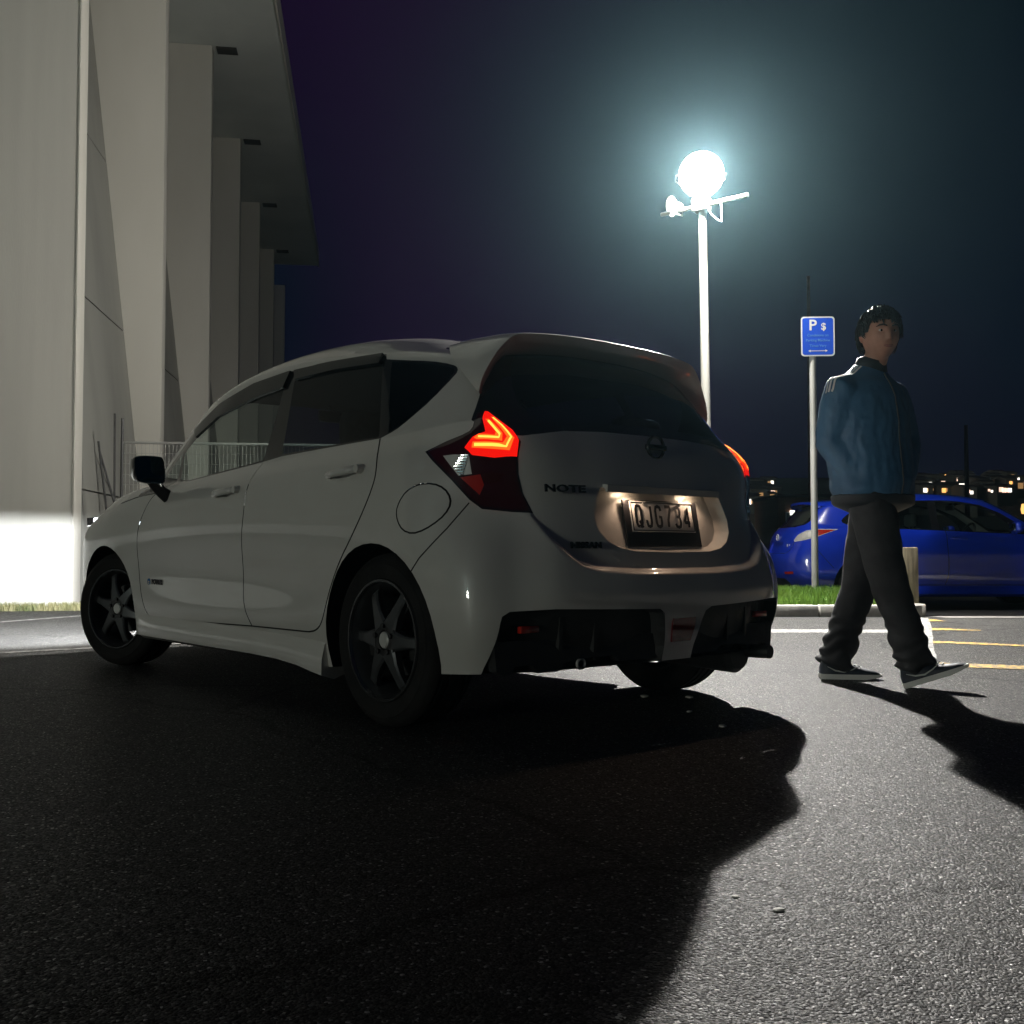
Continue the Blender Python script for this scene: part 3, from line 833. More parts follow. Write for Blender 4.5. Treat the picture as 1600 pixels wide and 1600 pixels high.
# number plate, its lamps and the badges
X0, Z0, tilt = -.598, .739, .19
up = Vector((math.sin(tilt), 0, math.cos(tilt))); rt = Vector((0, -1, 0)); nrm = rt.cross(up)
rot = Matrix((rt, up, nrm)).transposed()
pl = boxobj('number_plate', Vector((X0, 0, Z0)), (.342, .110, .004), M['plate_white'], car, bevel=.0015, rot=rot)
boxobj('plate_holder', Vector((X0, 0, Z0)) - nrm * .006 - up * .024, (.402, .168, .008), M['plate_black'], pl, bevel=.003, rot=rot)
bm = bmesh.new()
for u, v, w, h in ((0, .0505, .336, .003), (0, -.0505, .336, .003), (.1665, 0, .003, .102), (-.1665, 0, .003, .102)):
    box(bm, Vector((X0, 0, Z0)) + rt * u + up * v + nrm * .003, (w, h, .002), rot)
bmobj('plate_border', bm, M['plate_black'], pl)
PLATE_STROKES = {
    'Q': [[(.5, 0), (.18, .03), (.05, .18), (.05, .82), (.18, .97), (.5, 1), (.82, .97), (.95, .82), (.95, .18), (.82, .03), (.5, 0)], [(.55, .28), (1.0, -.06)]],
    'J': [[(.90, 1), (.90, .20), (.76, .04), (.5, 0), (.22, .04), (.10, .20), (.10, .32)]],
    'G': [[(.95, .78), (.84, .95), (.5, 1), (.18, .96), (.05, .80), (.05, .20), (.18, .04), (.5, 0), (.84, .05), (.95, .2), (.95, .48), (.58, .48)]],
    '7': [[(.05, 1), (.95, 1), (.95, .88), (.46, .34), (.40, 0)]],
    '3': [[(.06, .84), (.2, .97), (.5, 1), (.80, .96), (.92, .82), (.92, .66), (.78, .54), (.45, .52), (.80, .49), (.95, .36), (.95, .18), (.82, .04), (.5, 0), (.18, .04), (.05, .18)]],
    '4': [[(.72, 0), (.72, 1), (.06, .30), (.06, .24), (1.0, .24)]]}
bm = bmesh.new()
PC = Vector((X0, 0, Z0)) + nrm * .003
for i, ch in enumerate('QJG734'):
    ox = -.136 + i * .0525 - .003 * (i > 2) * 0
    for st in PLATE_STROKES[ch]:
        prism_pts = strip([(ox + p[0] * .031 - .0155 + .0025, -.037 + p[1] * .074) for p in st], .0125)
        n2 = len(prism_pts); h2 = n2 // 2
        va = [bm.verts.new(PC + rt * u + up * v + nrm * .0016) for u, v in prism_pts]
        for k in range(h2 - 1): bm.faces.new((va[k], va[k + 1], va[n2 - 2 - k], va[n2 - 1 - k]))
lt = bmobj('plate_lettering', bm, M['plate_black'], pl, smooth=0)
for u in (-.10, .10):
    bm = bmesh.new(); tube(bm, [Vector((X0, 0, Z0)) + rt * u + up * .046 + nrm * k for k in (.001, .006)], .005, 10)
    bmobj('plate_screw', bm, M['steel'], pl)
bm = bmesh.new()
prism(bm, [(-.616, .842), (-.560, .852), (-.560, .832), (-.600, .832), (-.607, .818), (-.614, .818)], lambda u, v, w: (u, w, v), (-.305, .305))
bmobj('tailgate_grip', bm, M['white_paint'], tg)
for y in (.178, -.178):
    boxobj('plate_lamp', (-.594, y, .829), (.020, .042, .006), M['lamp_warm'], tg)
    l = lamp('plate_light', 'SPOT', (-.604, y, .823), 1.8, (1.0, .68, .47), target=(-.62, y * .85, .60), spot_size=R(150), spot_blend=.6, shadow_soft_size=.010)
    l.parent = car
bm = bmesh.new()
ring = [(-.5625 - .004, .043 * math.cos(a), .992 + .040 * math.sin(a)) for a in np.linspace(0, 2 * math.pi, 33)]
tube(bm, ring, .006, 8, cap=False)
box(bm, (-.568, 0, .992), (.012, .108, .020), bevel=.003)
bmobj('emblem', bm, M['badge'], tg)
text_obj('badge', 'NOTE', .034, M['badge'], tg, frame((-.592, .483, .822), (-.21, -1, 0), (.16, 0, 1)), .003, 1.70, .001, 1.05)
text_obj('badge', 'NISSAN', .029, M['badge'], tg, frame((-.632, .425, .636), (-.18, -1, 0), (.12, 0, 1)), .003, 1.25, .001, 1.02)
fdl = [o for o in car.children if o.name.startswith('front_door')][0]
text_obj('badge', 'POWER', .036, M['badge'], fdl, frame((1.972, .8095, .461), (-1, .0, 0), (0, .06, 1)), .002, 1.05, .0008, 1.0)
text_obj('badge_letter', 'e', .058, M['badge_blue'], fdl, frame((2.072, .8095, .466), (-1, 0, 0), (0, .06, 1)), .003, 1.0, .003)

# spoiler over the tailgate glass
SF = [(-.055, 0, 1.424), (-.045, .25, 1.414), (-.015, .42, 1.398), (-.02, .505, 1.384), (-.07, .562, 1.360), (-.15, .607, 1.300), (-.245, .622, 1.22), (-.30, .617, 1.165)]
ST = [(-.390, 0, 1.398), (-.380, .25, 1.396), (-.362, .42, 1.386), (-.348, .49, 1.372), (-.337, .540, 1.330), (-.328, .580, 1.275), (-.320, .612, 1.215), (-.313, .622, 1.165)]
SU = [(-.285, 0, 1.340), (-.278, .25, 1.336), (-.258, .42, 1.318), (-.252, .462, 1.305), (-.262, .505, 1.275), (-.280, .548, 1.230), (-.292, .586, 1.185), (-.302, .600, 1.160)]
def spl(P, n=5):
    P = [Vector(p) for p in P]; out = []
    for i in range(len(P) - 1):
        p0 = P[max(i - 1, 0)] if i else Vector((P[1].x, -P[1].y, P[1].z)); p1 = P[i]; p2 = P[i + 1]; p3 = P[min(i + 2, len(P) - 1)]
        for k in range(n):
            t = k / n
            out.append(.5 * ((2 * p1) + (p2 - p0) * t + (2 * p0 - 5 * p1 + 4 * p2 - p3) * t * t + (3 * p1 - p0 - 3 * p2 + p3) * t**3))
    return out + [P[-1]]
f_, t_, u_ = spl(SF), spl(ST), spl(SU)
n_ = len(f_)
f_ = [Vector((p.x, -p.y, p.z)) for p in f_[:0:-1]] + f_; t_ = [Vector((p.x, -p.y, p.z)) for p in t_[:0:-1]] + t_; u_ = [Vector((p.x, -p.y, p.z)) for p in u_[:0:-1]] + u_
rows = [f_]
for k in (.35, .7): rows.append([a.lerp(b, k) + Vector((0, 0, .010 * 4 * k * (1 - k))) for a, b in zip(f_, t_)])
rows.append([a.lerp(b, .97) + Vector((0, 0, .001)) for a, b in zip(f_, t_)])
rows.append([Vector((p.x, p.y, p.z - .003)) for p in t_])
rows.append([a.lerp(b, .16) + Vector((.0, 0, -.026 * (1 - .7 * min(1, abs(a.y) / .62)))) for a, b in zip(t_, u_)])
rows.append([a.lerp(b, .30) + Vector((.0, 0, -.026 * (1 - .7 * min(1, abs(a.y) / .62)))) for a, b in zip(t_, u_)])
rows.append(u_)
bm = bmesh.new()
VV = [[bm.verts.new(p) for p in r] for r in rows]
for i in range(len(VV) - 1):
    for j in range(len(f_) - 1): bm.faces.new((VV[i][j], VV[i][j + 1], VV[i + 1][j + 1], VV[i + 1][j]))
bmobj('roof_spoiler', bm, M['white_paint'], tg, smooth=32)

# sills, rear diffuser, muffler, reflectors, tow eye
for sg in (1, -1):
    bm = bmesh.new(); rows = []
    for x, fl, lift in ((2.20, 0, 0), (2.12, .4, 0), (1.9, .7, 0), (1.4, .8, .0), (.95, .85, .0), (.72, .95, -.004), (.55, 1.1, -.015), (.43, 1.25, -.030), (.355, 1.3, -.038)):
        rows.append([bm.verts.new((x, sg * y, z)) for y, z in ((.785, .300), (.803, .292), (.808 + .010 * fl, .274 + lift * .2), (.812 + .017 * fl, .232 + lift * .6), (.806 + .022 * fl, .190 + lift), (.78, .172 + lift), (.70, .18 + lift * .5))])
    for i in range(len(rows) - 1):
        for j in range(6): bm.faces.new((rows[i][j], rows[i][j + 1], rows[i + 1][j + 1], rows[i + 1][j]))
    bm.faces.new(rows[0]); bm.faces.new(rows[-1])
    bmobj('side_skirt', bm, M['white_paint'], car, smooth=28)
    boxobj('bumper_reflector', (-.565, sg * .622, .366), (.02, .080, .024), M['reflector_red'], bp, bevel=.004)
    bm = bmesh.new()
    half = [(.745, .33), (.735, .236), (.712, .222), (.690, .224), (.672, .250), (.612, .252), (.590, .226), (.515, .226), (.492, .252), (.44, .262), (.285, .266), (.262, .245), (.12, .245), (.095, .250), (.0, .250), (.0, .33)]
    prism(bm, [(sg * y, z) for y, z in half], lambda u, v, w: (w + .18 * u * u, u, v), (-.638, -.60))
    bmobj('diffuser', bm, M['black_plastic'], bp)
    for y in (.36, .50):
        bm = bmesh.new()
        prism(bm, [(-.66, .40), (-.655, .255), (-.60, .235), (-.50, .25), (-.50, .40)], lambda u, v, w: (u + .18 * w * w + .025, w, v), (sg * y - .006, sg * y + .006))
        bmobj('diffuser_fin', bm, M['black_plastic'], bp)
bm = bmesh.new()
tube(bm, [(-.56, -.50, .215), (-.54, -.50, .215), (-.14, -.50, .23), (-.12, -.50, .23)], [.060, .078, .078, .06], 24)
tube(bm, [(-.66, -.56, .225), (-.52, -.545, .222)], .026, 16)
bmobj('muffler', bm, M['black_plastic'], car)
bm = bmesh.new()
tube(bm, [(-.60 , .42 + .018 * math.cos(a), .245 + .016 * math.sin(a)) for a in np.linspace(0, 2 * math.pi, 17)], .005, 8, cap=False)
bmobj('tow_eye', bm, M['steel'], car)
bm = bmesh.new()
prism(bm, [(-.54, -.66), (-.54, .66), (-.36, .72), (.3, .74), (2.25, .74), (2.35, .52), (2.9, .52), (3.25, .45), (3.25, -.45), (2.9, -.52), (2.35, -.52), (2.25, -.74), (.3, -.74), (-.36, -.72)], lambda u, v, w: (u, v, w), (.235, .29))
bmobj('underbody', bm, M['liner'], car)
for x, w, z, r in ((0, .70, .30, .045), (2.6, .66, .28, .035)):
    bm = bmesh.new(); tube(bm, [(x, -w, z), (x, w, z)], r, 12); bmobj('axle', bm, M['black_plastic'], car)
for x in (.0, 2.6):
    for sg in (1, -1):
        st = 20 if x else 0
        make_wheel(car, (x, sg * (.705 if not x else .70), .305), st, sg, M['rim'], M['rim_lip'], phase=.25 if x else .02)

# cabin
for sg in (1, -1): seat(car, 1.02, sg * .36, .40, M['seat_cloth'])
bm = bmesh.new()
box(bm, (.14, 0, .50), (.5, 1.24, .18), bevel=.05); box(bm, (-.10, 0, .78), (.16, 1.22, .56), bevel=.06)
for y in (-.38, .38): box(bm, (-.13, y, 1.10), (.09, .26, .15), bevel=.04)
bmobj('rear_seat', bm, M['seat_cloth'], car, smooth=50)
bm = bmesh.new()
prism(bm, [(1.72, .62), (1.70, .84), (1.80, .915), (2.15, .945), (2.45, .95), (2.45, .62)], lambda u, v, w: (u, w, v), (-.66, .66))
box(bm, (1.30, 0, .46), (.9, .20, .22), bevel=.03)
bmobj('dashboard', bm, M['black_plastic'], car)
bm = bmesh.new()
Mw = Matrix.Translation((1.56, -.36, .90)) @ Matrix.Rotation(R(-65), 4, 'Y')
tube(bm, [Mw @ Vector((.175 * math.cos(a), .175 * math.sin(a), 0)) for a in np.linspace(0, 2 * math.pi, 33)], .015, 10, cap=False)
tube(bm, [Mw @ Vector((.17, 0, 0)), Mw @ Vector((-.17, 0, 0))], .016, 8); tube(bm, [Mw @ Vector((0, 0, 0)), Mw @ Vector((0, 0, -.3))], .03, 8)
bmobj('steering_wheel', bm, M['black_plastic'], car)
bm = bmesh.new()
box(bm, (1.62, 0, 1.315), (.03, .22, .06), bevel=.012); tube(bm, [(1.70, 0, 1.38), (1.62, 0, 1.32)], .01, 8)
bmobj('cabin_mirror', bm, M['black_plastic'], car)

# the head lamps: a dipped beam under its cut-off shield, and the faint light that spills past it
for sg in (1, -1):
    bm = bmesh.new()
    box(bm, (3.425, sg * .56, .7925), (.002, .20, .045)); box(bm, (3.370, sg * .56, .816), (.112, .20, .002))
    for dy in (-.1, .1): box(bm, (3.370, sg * .56 + dy, .7925), (.112, .002, .045))
    bmobj('beam_shield', bm, M['black_plastic'], car)
    lo = lamp('dipped_beam', 'SPOT', (3.380, sg * .56, .7685), 1400, (.94, .97, 1.0), target=(8.0, sg * .56 + .1, 1.7), spot_size=R(150), spot_blend=.8, shadow_soft_size=.0009)
    lo.parent = car
    sp = lamp('beam_spill', 'SPOT', (3.47, sg * .56, .77), 60, (1.0, .95, .84), target=(7.0, sg * .50, 2.4), spot_size=R(150), spot_blend=.8, shadow_soft_size=.05)
    sp.parent = car

# ------------------------------------------------------------------ the blue hatchback parked behind the grass island
BLUE_CAR_NET = [
[(3.40,0,.20),(3.36,.45,.20),(3.22,.68,.20),(3.02,.79,.20),(2.64,.82,.20),(2.2,.82,.19),(1.7,.82,.19),(1.1,.82,.19),(.5,.82,.19),(0,.82,.21),(-.36,.80,.24),(-.58,.76,.25),(-.74,.62,.26),(-.80,.35,.26),(-.82,0,.26)],
[(3.52,0,.38),(3.47,.45,.38),(3.31,.70,.38),(3.06,.83,.38),(2.64,.865,.38),(2.2,.845,.35),(1.7,.84,.34),(1.1,.84,.34),(.5,.845,.35),(0,.87,.38),(-.36,.86,.40),(-.62,.815,.42),(-.80,.66,.43),(-.875,.36,.43),(-.895,0,.43)],
[(3.54,0,.55),(3.49,.45,.55),(3.33,.71,.56),(3.06,.845,.57),(2.64,.875,.58),(2.2,.855,.56),(1.7,.852,.55),(1.1,.855,.55),(.5,.86,.56),(0,.878,.58),(-.36,.868,.60),(-.62,.815,.61),(-.81,.66,.61),(-.885,.36,.60),(-.905,0,.60)],
[(3.48,0,.68),(3.42,.45,.69),(3.26,.68,.71),(3.0,.825,.74),(2.64,.865,.75),(2.2,.858,.75),(1.7,.858,.76),(1.1,.862,.77),(.5,.868,.78),(0,.872,.79),(-.36,.852,.80),(-.58,.80,.81),(-.76,.65,.80),(-.835,.36,.79),(-.855,0,.79)],
[(3.28,0,.80),(3.22,.42,.81),(3.08,.60,.83),(2.90,.745,.86),(2.6,.80,.89),(2.2,.815,.90),(1.7,.82,.905),(1.1,.828,.92),(.5,.83,.94),(0,.822,.955),(-.36,.79,.965),(-.55,.735,.97),(-.70,.62,.97),(-.77,.36,.965),(-.79,0,.965)],
[(2.55,0,.985),(2.5,.38,.982),(2.40,.60,.975),(2.26,.70,.97),(2.1,.74,.965),(1.9,.76,.962),(1.6,.772,.968),(1.03,.775,.985),(.45,.772,1.005),(.02,.757,1.025),(-.28,.72,1.045),(-.46,.66,1.06),(-.60,.56,1.07),(-.68,.34,1.075),(-.70,0,1.075)],
[(1.72,0,1.40),(1.7,.33,1.395),(1.66,.50,1.375),(1.60,.575,1.36),(1.5,.605,1.36),(1.3,.62,1.38),(1.05,.628,1.392),(.75,.63,1.388),(.35,.622,1.37),(.02,.605,1.345),(-.22,.585,1.315),(-.34,.555,1.30),(-.41,.47,1.305),(-.45,.3,1.325),(-.465,0,1.335)],
[(1.42,0,1.455),(1.40,.27,1.45),(1.36,.42,1.437),(1.30,.485,1.43),(1.2,.505,1.437),(1.05,.515,1.445),(.85,.52,1.448),(.6,.515,1.442),(.30,.50,1.42),(.05,.485,1.392),(-.10,.465,1.37),(-.17,.44,1.36),(-.21,.36,1.365),(-.235,.2,1.378),(-.245,0,1.382)],
[(1.05,0,1.475),(1.04,0,1.475),(1.02,0,1.475),(1.0,0,1.475),(.95,0,1.475),(.88,0,1.475),(.78,0,1.474),(.58,0,1.466),(.38,0,1.45),(.2,0,1.43),(.1,0,1.42),(.05,0,1.414),(.02,0,1.41),(.0,0,1.408),(-.02,0,1.406)]]
bcar = empty('parked_car', (4.12, 12.87, -0.085), 0.0)
bcar.scale = (.95, .95, .95)
tag(bcar, 'bright blue five door hatchback parked beyond the grass island', 'car')
hb = HalfBody(BLUE_CAR_NET, [1, 1, 1, 1, .9, .3, .45, .9, 1], 8, 7)
s_ok = hb.facing(SIDE, 0.08, lambda c: c.y > 0.35)
r_ok = hb.facing(REAR, 0.05, lambda c: c.x < -0.1)
d_ok = hb.facing(DIAG, 0.08, lambda c: c.x < 0.05)
w_ok = hb.facing(FRONT, 0.1, lambda c: c.x < 2.7 and c.z > 0.9)
f_ok = hb.facing(FDIAG, 0.08, lambda c: c.x > 2.3)
for cx in (0.0, 2.64): hb.region('hole', arc(cx, .31, .355, 32), SIDE, s_ok)
hb.drop('hole')
belt = [(2.15, .925), (1.9, .945), (1.4, .965), (1.0, .985), (.45, 1.005), (.05, 1.028), (-.15, 1.06)]
b_seam = smooth_line([(1.06, .985), (1.05, .80), (1.07, .55), (1.06, .40), (1.02, .31)], 1)
f_seam = smooth_line([(2.02, .93), (2.12, .80), (2.16, .60), (2.12, .40), (2.02, .31)], 1)
r_seam = smooth_line([(.04, 1.02), (-.02, .90), (.06, .74), (.24, .58), (.36, .42), (.46, .33), (.55, .31)], 1)
hb.region('front_door', f_seam + [(1.5, .31)] + b_seam[::-1] + [(1.4, .965), (1.9, .945)], SIDE, s_ok)
hb.region('rear_door', b_seam + [(.8, .31)] + r_seam[::-1] + [(.45, 1.005), (1.0, .985)], SIDE, s_ok)
hb.region('window_frame', belt + smooth_line([(-.20, 1.085), (-.21, 1.12), (-.10, 1.21), (.06, 1.285), (.22, 1.325)], 1) + [(.35, 1.345), (.75, 1.365), (1.05, 1.368), (1.3, 1.352), (1.55, 1.31), (1.80, 1.21), (2.0, 1.08), (2.12, .97)], SIDE, s_ok)
hb.region('front_window', [(1.86, .955), (1.4, .975), (1.005, .995), (.985, 1.15), (.985, 1.345), (1.3, 1.328), (1.52, 1.288), (1.72, 1.19), (1.86, 1.08), (1.90, 1.02)], SIDE, s_ok)
hb.region('rear_door_window', [(.90, .998), (.45, 1.014), (.10, 1.036), (.12, 1.20), (.16, 1.285), (.30, 1.318), (.6, 1.340), (.88, 1.345)], SIDE, s_ok)
hb.region('quarter_window', [(.05, 1.045), (-.12, 1.075), (-.155, 1.11), (-.06, 1.20), (.10, 1.272)], SIDE, s_ok)
bump_o = [(.36, .52), (.26, .66), (.16, .80), (.02, .78), (-.10, .73), (-.25, .70), (-.70, .70), (-.75, .10), (.62, .10), (.62, .36)]
hb.region('rear_bumper', bump_o, DIAG, hb.facing(DIAG, .02, lambda c: c.x < -.12), only=('body',))
lamp_o = [(.355, 1.000), (.27, .955), (.16, .900), (.02, .865), (-.115, .845), (-.135, .865), (-.08, .93), (.02, .985), (.14, 1.005)]
hb.region('lamp_rim', lamp_o, DIAG, d_ok)
hb.region('lamp', [(.07 + (u - .07) * .93, .93 + (v - .93) * .9) for u, v in lamp_o], DIAG, d_ok, only=('lamp_rim',))
hb.region('lamp_red', [(.40, 1.03), (.30, .95), (.12, .86), (.09, .93), (.12, 1.02)], DIAG, d_ok, only=('lamp',))
for k, cu in enumerate((.085, .015)):
    hb.region('lamp_bowl', [(cu + .033 * math.cos(a), .938 - .016 * k + .045 * math.sin(a)) for a in np.linspace(0, 6.283, 16, endpoint=False)], DIAG, d_ok, only=('lamp', 'lamp_red'))
hb.region('tailgate', [(0, .70), (.46, .70), (.56, .74), (.60, .84), (.62, .95), (.60, 1.05), (.55, 1.2), (.50, 1.33), (0, 1.40)], REAR, r_ok, only=('body',))
hb.region('rear_frame', [(0, 1.03), (.40, 1.035), (.54, 1.06), (.56, 1.10), (.52, 1.22), (.47, 1.34), (0, 1.40)], REAR, r_ok, only=('tailgate', 'body'))
hb.region('rear_window', smooth_poly([(-.2, 1.05), (.40, 1.055), (.525, 1.08), (.49, 1.20), (.44, 1.31), (.3, 1.33), (-.2, 1.34)], 1), REAR, r_ok, only=('rear_frame',))
hb.region('plate_recess', [(0, .845), (.28, .845), (.31, .72), (.28, .70), (0, .70)], REAR, r_ok, only=('tailgate', 'body'))
hb.region('bumper_vent', [(0, .38), (.42, .38), (.52, .33), (.60, .05), (0, .05)], REAR, r_ok, only=('rear_bumper', 'body'))
hb.region('bumper_reflector', [(.47, .465), (.66, .475), (.66, .442), (.48, .434)], REAR, r_ok, only=('rear_bumper', 'body'))
hb.region('screen_frame', [(0, .985), (.40, .985), (.60, .985), (.66, 1.0), (.60, 1.20), (.55, 1.355), (.49, 1.378), (.33, 1.395), (0, 1.402)], FRONT, w_ok, only=('body',))
hb.region('windscreen', [(0, 1.01), (.40, 1.01), (.59, 1.02), (.62, 1.04), (.58, 1.19), (.53, 1.335), (.47, 1.355), (.32, 1.37), (0, 1.38)], FRONT, w_ok, only=('screen_frame',))
hb.region('head_lamp', [(1.45, .86), (1.65, .88), (1.9, .83), (2.1, .78), (2.08, .70), (1.8, .69), (1.55, .78)], FDIAG, f_ok, only=('body',))
pr = ('body', 'front_door', 'rear_door', 'rear_bumper', 'tailgate')
for p in (f_seam, b_seam, r_seam, [(2.02, .31), (1.02, .31), (.55, .31)]): hb.region('panel_gap', strip(p, .008), SIDE, s_ok, only=pr)
hb.region('panel_gap', strip([(.36, .52), (.26, .66), (.16, .80)], .006), DIAG, d_ok, only=pr)
hb.region('panel_gap', strip([(0, .70), (.46, .70), (.56, .74), (.60, .84)], .008), REAR, r_ok, only=pr)
hb.done()
P_ = M['blue_paint']
M['sign_white_trim'] = mat('pale_lamp_rim', (.78, .78, .78), .3)
hb.make('body', ('body',), P_, bcar)
hb.make('panel_gap', ('panel_gap',), M['gap'], bcar, fn=out_by(-.004))
hb.make('windscreen', ('windscreen',), M['clear_glass'], bcar)
hb.make('windscreen_frame', ('screen_frame',), M['gloss_black'], bcar)
M['pale_trim'] = mat('pale_cabin_trim', (.42, .40, .36), .8)
for side, sg in (('left', 1), ('right', -1)):
    fd = hb.make('front_door', ('front_door',), P_, bcar, side=side)
    rd = hb.make('rear_door', ('rear_door',), P_, bcar, side=side)
    hb.make('window_frame', ('window_frame',), M['gloss_black'], bcar, side=side)
    hb.make('window', ('front_window',), M['clear_glass'], fd, side=side)
    hb.make('window', ('rear_door_window',), M['tint_glass'], rd, side=side)
    hb.make('quarter_window', ('quarter_window',), M['tint_glass'], bcar, side=side)
    for door, hx, hz in ((fd, 1.20, .875), (rd, .20, .90)):
        bm = bmesh.new()
        tube(bm, [(hx + .10, sg * .845, hz), (hx + .08, sg * .872, hz + .002), (hx - .05, sg * .876, hz + .008), (hx - .085, sg * .868, hz + .01), (hx - .10, sg * .845, hz + .01)], [(.012, .009)] * 5, 8)
        bmobj('handle', bm, P_, door, smooth=60)
    tl = hb.make('tail_lamp', ('lamp',), M['lamp_clear'], bcar, side=side)
    hb.make('lamp_rim', ('lamp_rim',), M['sign_white_trim'], tl, fn=out_by(.003), side=side)
    hb.make('red_lens', ('lamp_red',), M['reflector_red'], tl, fn=out_by(.002), side=side)
    hb.make('lamp_bowl', ('lamp_bowl',), M['plate_white'], tl, fn=out_by(.006), walls=True, side=side)
    hb.make('head_lamp', ('head_lamp',), M['lamp_clear'], bcar, side=side)
    hb.make('bumper_reflector', ('bumper_reflector',), M['reflector_red'], bcar, fn=out_by(.003), walls=True, side=side)
    bm = bmesh.new()
    box(bm, (1.86, sg * .965, 1.02), (.10, .20, .13), bevel=.045)
    tube(bm, [(1.90, sg * .80, .95), (1.885, sg * .88, .975)], [.03, .035], 10)
    bmobj('door_mirror', bm, P_, bcar, smooth=60)
    boxobj('mirror_glass', (1.805, sg * .965, 1.02), (.004, .155, .10), M['mirror'], bcar, bevel=.0015)
    bm = bmesh.new()
    rows = []
    for x, fl in ((2.24, 0), (2.1, .6), (1.2, 1), (.5, 1), (.42, .6)):
        rows.append([bm.verts.new((x, sg * y, z)) for y, z in ((.83, .30), (.845 + .012 * fl, .26), (.85 + .016 * fl, .20), (.80, .165))])
    for i in range(4):
        for j in range(3): bm.faces.new((rows[i][j], rows[i][j + 1], rows[i + 1][j + 1], rows[i + 1][j]))
    bmobj('side_skirt', bm, P_, bcar, smooth=40)
    seat(bcar, 1.02, sg * .37, .38, M['pale_trim'])
    for x in (0.0, 2.64): make_wheel(bcar, (x, sg * .755, .315), 0, sg, M['silver_rim'], M['rim_lip'], spokes=10, tr=.315, rr=.225, phase=.1, wide=.02)
tg = hb.make('tailgate', ('tailgate',), P_, bcar)
hb.make('glass_surround', ('rear_frame',), M['gloss_black'], tg)
hb.make('rear_window', ('rear_window',), M['clear_glass'], tg)
hb.make('plate_recess', ('plate_recess',), P_, tg, fn=lambda c, n: Vector((c.x + .03, c.y, c.z)), walls=True)
bp = hb.make('rear_bumper', ('rear_bumper',), P_, bcar, fn=lambda c, n: c + Vector((-.012, 0, 0)) * smoothstep(.5, .66, c.z), walls=True)
hb.make('bumper_vent', ('bumper_vent',), M['black_plastic'], bp, fn=lambda c, n: c + Vector((.03, 0, 0)), walls=True)
for cx in (0.0, 2.64): arch_liner(bcar, hb, cx, .31, .355, M['liner'])
hb.bm.free()
F2 = spl([(-.21, 0, 1.392), (-.20, .25, 1.386), (-.17, .42, 1.372), (-.16, .49, 1.352), (-.22, .53, 1.318)], 4)
T2 = spl([(-.575, 0, 1.365), (-.565, .25, 1.362), (-.54, .42, 1.350), (-.51, .495, 1.332), (-.42, .535, 1.298)], 4)
U2 = spl([(-.42, 0, 1.325), (-.41, .25, 1.32), (-.39, .42, 1.305), (-.37, .47, 1.29), (-.36, .52, 1.275)], 4)
rows = [[Vector((p.x, -p.y, p.z)) for p in r[:0:-1]] + r for r in (F2, T2, [p + Vector((.005, 0, -.03)) for p in T2], U2)]
bm = bmesh.new(); VV = [[bm.verts.new(p) for p in r] for r in rows]
for i in range(3):
    for j in range(len(rows[0]) - 1): bm.faces.new((VV[i][j], VV[i][j + 1], VV[i + 1][j + 1], VV[i + 1][j]))
bmobj('roof_spoiler', bm, P_, tg, smooth=40)
bm = bmesh.new()
box(bm, (-.52, 0, 1.335), (.02, .30, .018), bevel=.006)
bmobj('brake_lamp', bm, M['lamp_red'], tg)
bm = bmesh.new()
tube(bm, [(-.826, .055 * math.cos(a), .905 + .042 * math.sin(a)) for a in np.linspace(0, 6.2832, 25)], .007, 8, cap=False)
tube(bm, [(-.829, y, z) for y, z in ((-.045, .925), (-.02, .915), (0, .895), (.02, .915), (.045, .925))], .006, 6, cap=False)
bmobj('emblem', bm, M['sign_white_trim'], tg)
bm = bmesh.new()
for k in range(4): box(bm, (-.826 + .020 * k, -.47 - .035 * k, .80), (.012, .022, .030 + .008 * (k == 2)), bevel=.003)
bmobj('badge', bm, M['sign_white_trim'], tg)
bm = bmesh.new()
prism(bm, [(-.80, -.60), (-.80, .60), (-.4, .74), (.4, .76), (2.2, .76), (2.9, .55), (3.3, .45), (3.3, -.45), (2.9, -.55), (2.2, -.76), (.4, -.76), (-.4, -.74)], lambda u, v, w: (u, v, w), (.25, .30))
bmobj('underbody', bm, M['liner'], bcar)
bm = bmesh.new()
tube(bm, [(-.62, -.45, .22), (-.82, -.45, .22)], .03, 14)
bmobj('exhaust', bm, M['chrome'], bcar)
bm = bmesh.new()
box(bm, (.14, 0, .50), (.5, 1.24, .18), bevel=.05); box(bm, (-.16, 0, .78), (.16, 1.22, .5), bevel=.06)
for y in (-.38, .38): box(bm, (-.19, y, 1.08), (.09, .26, .13), bevel=.04)
bmobj('rear_seat', bm, M['pale_trim'], bcar, smooth=50)
bm = bmesh.new()
prism(bm, [(1.65, .62), (1.63, .86), (1.75, .93), (2.4, .955), (2.4, .62)], lambda u, v, w: (u, w, v), (-.66, .66))
bmobj('dashboard', bm, M['black_plastic'], bcar)
bm = bmesh.new()
box(bm, (1.45, 0, 1.30), (.03, .24, .07), bevel=.015); tube(bm, [(1.52, 0, 1.36), (1.46, 0, 1.31)], .01, 8)
bmobj('cabin_mirror', bm, M['black_plastic'], bcar)
bm = bmesh.new()
Mw = Matrix.Translation((1.50, -.37, .92)) @ Matrix.Rotation(R(-65), 4, 'Y')
tube(bm, [Mw @ Vector((.18 * math.cos(a), .18 * math.sin(a), 0)) for a in np.linspace(0, 6.2832, 33)], .015, 8, cap=False)
bmobj('steering_wheel', bm, M['black_plastic'], bcar)

# ------------------------------------------------------------------ ground, markings
def ground_z(x, y):
    return -.085 * smoothstep(8.5, 11.5, y) * smoothstep(1.0, 2.5, x)

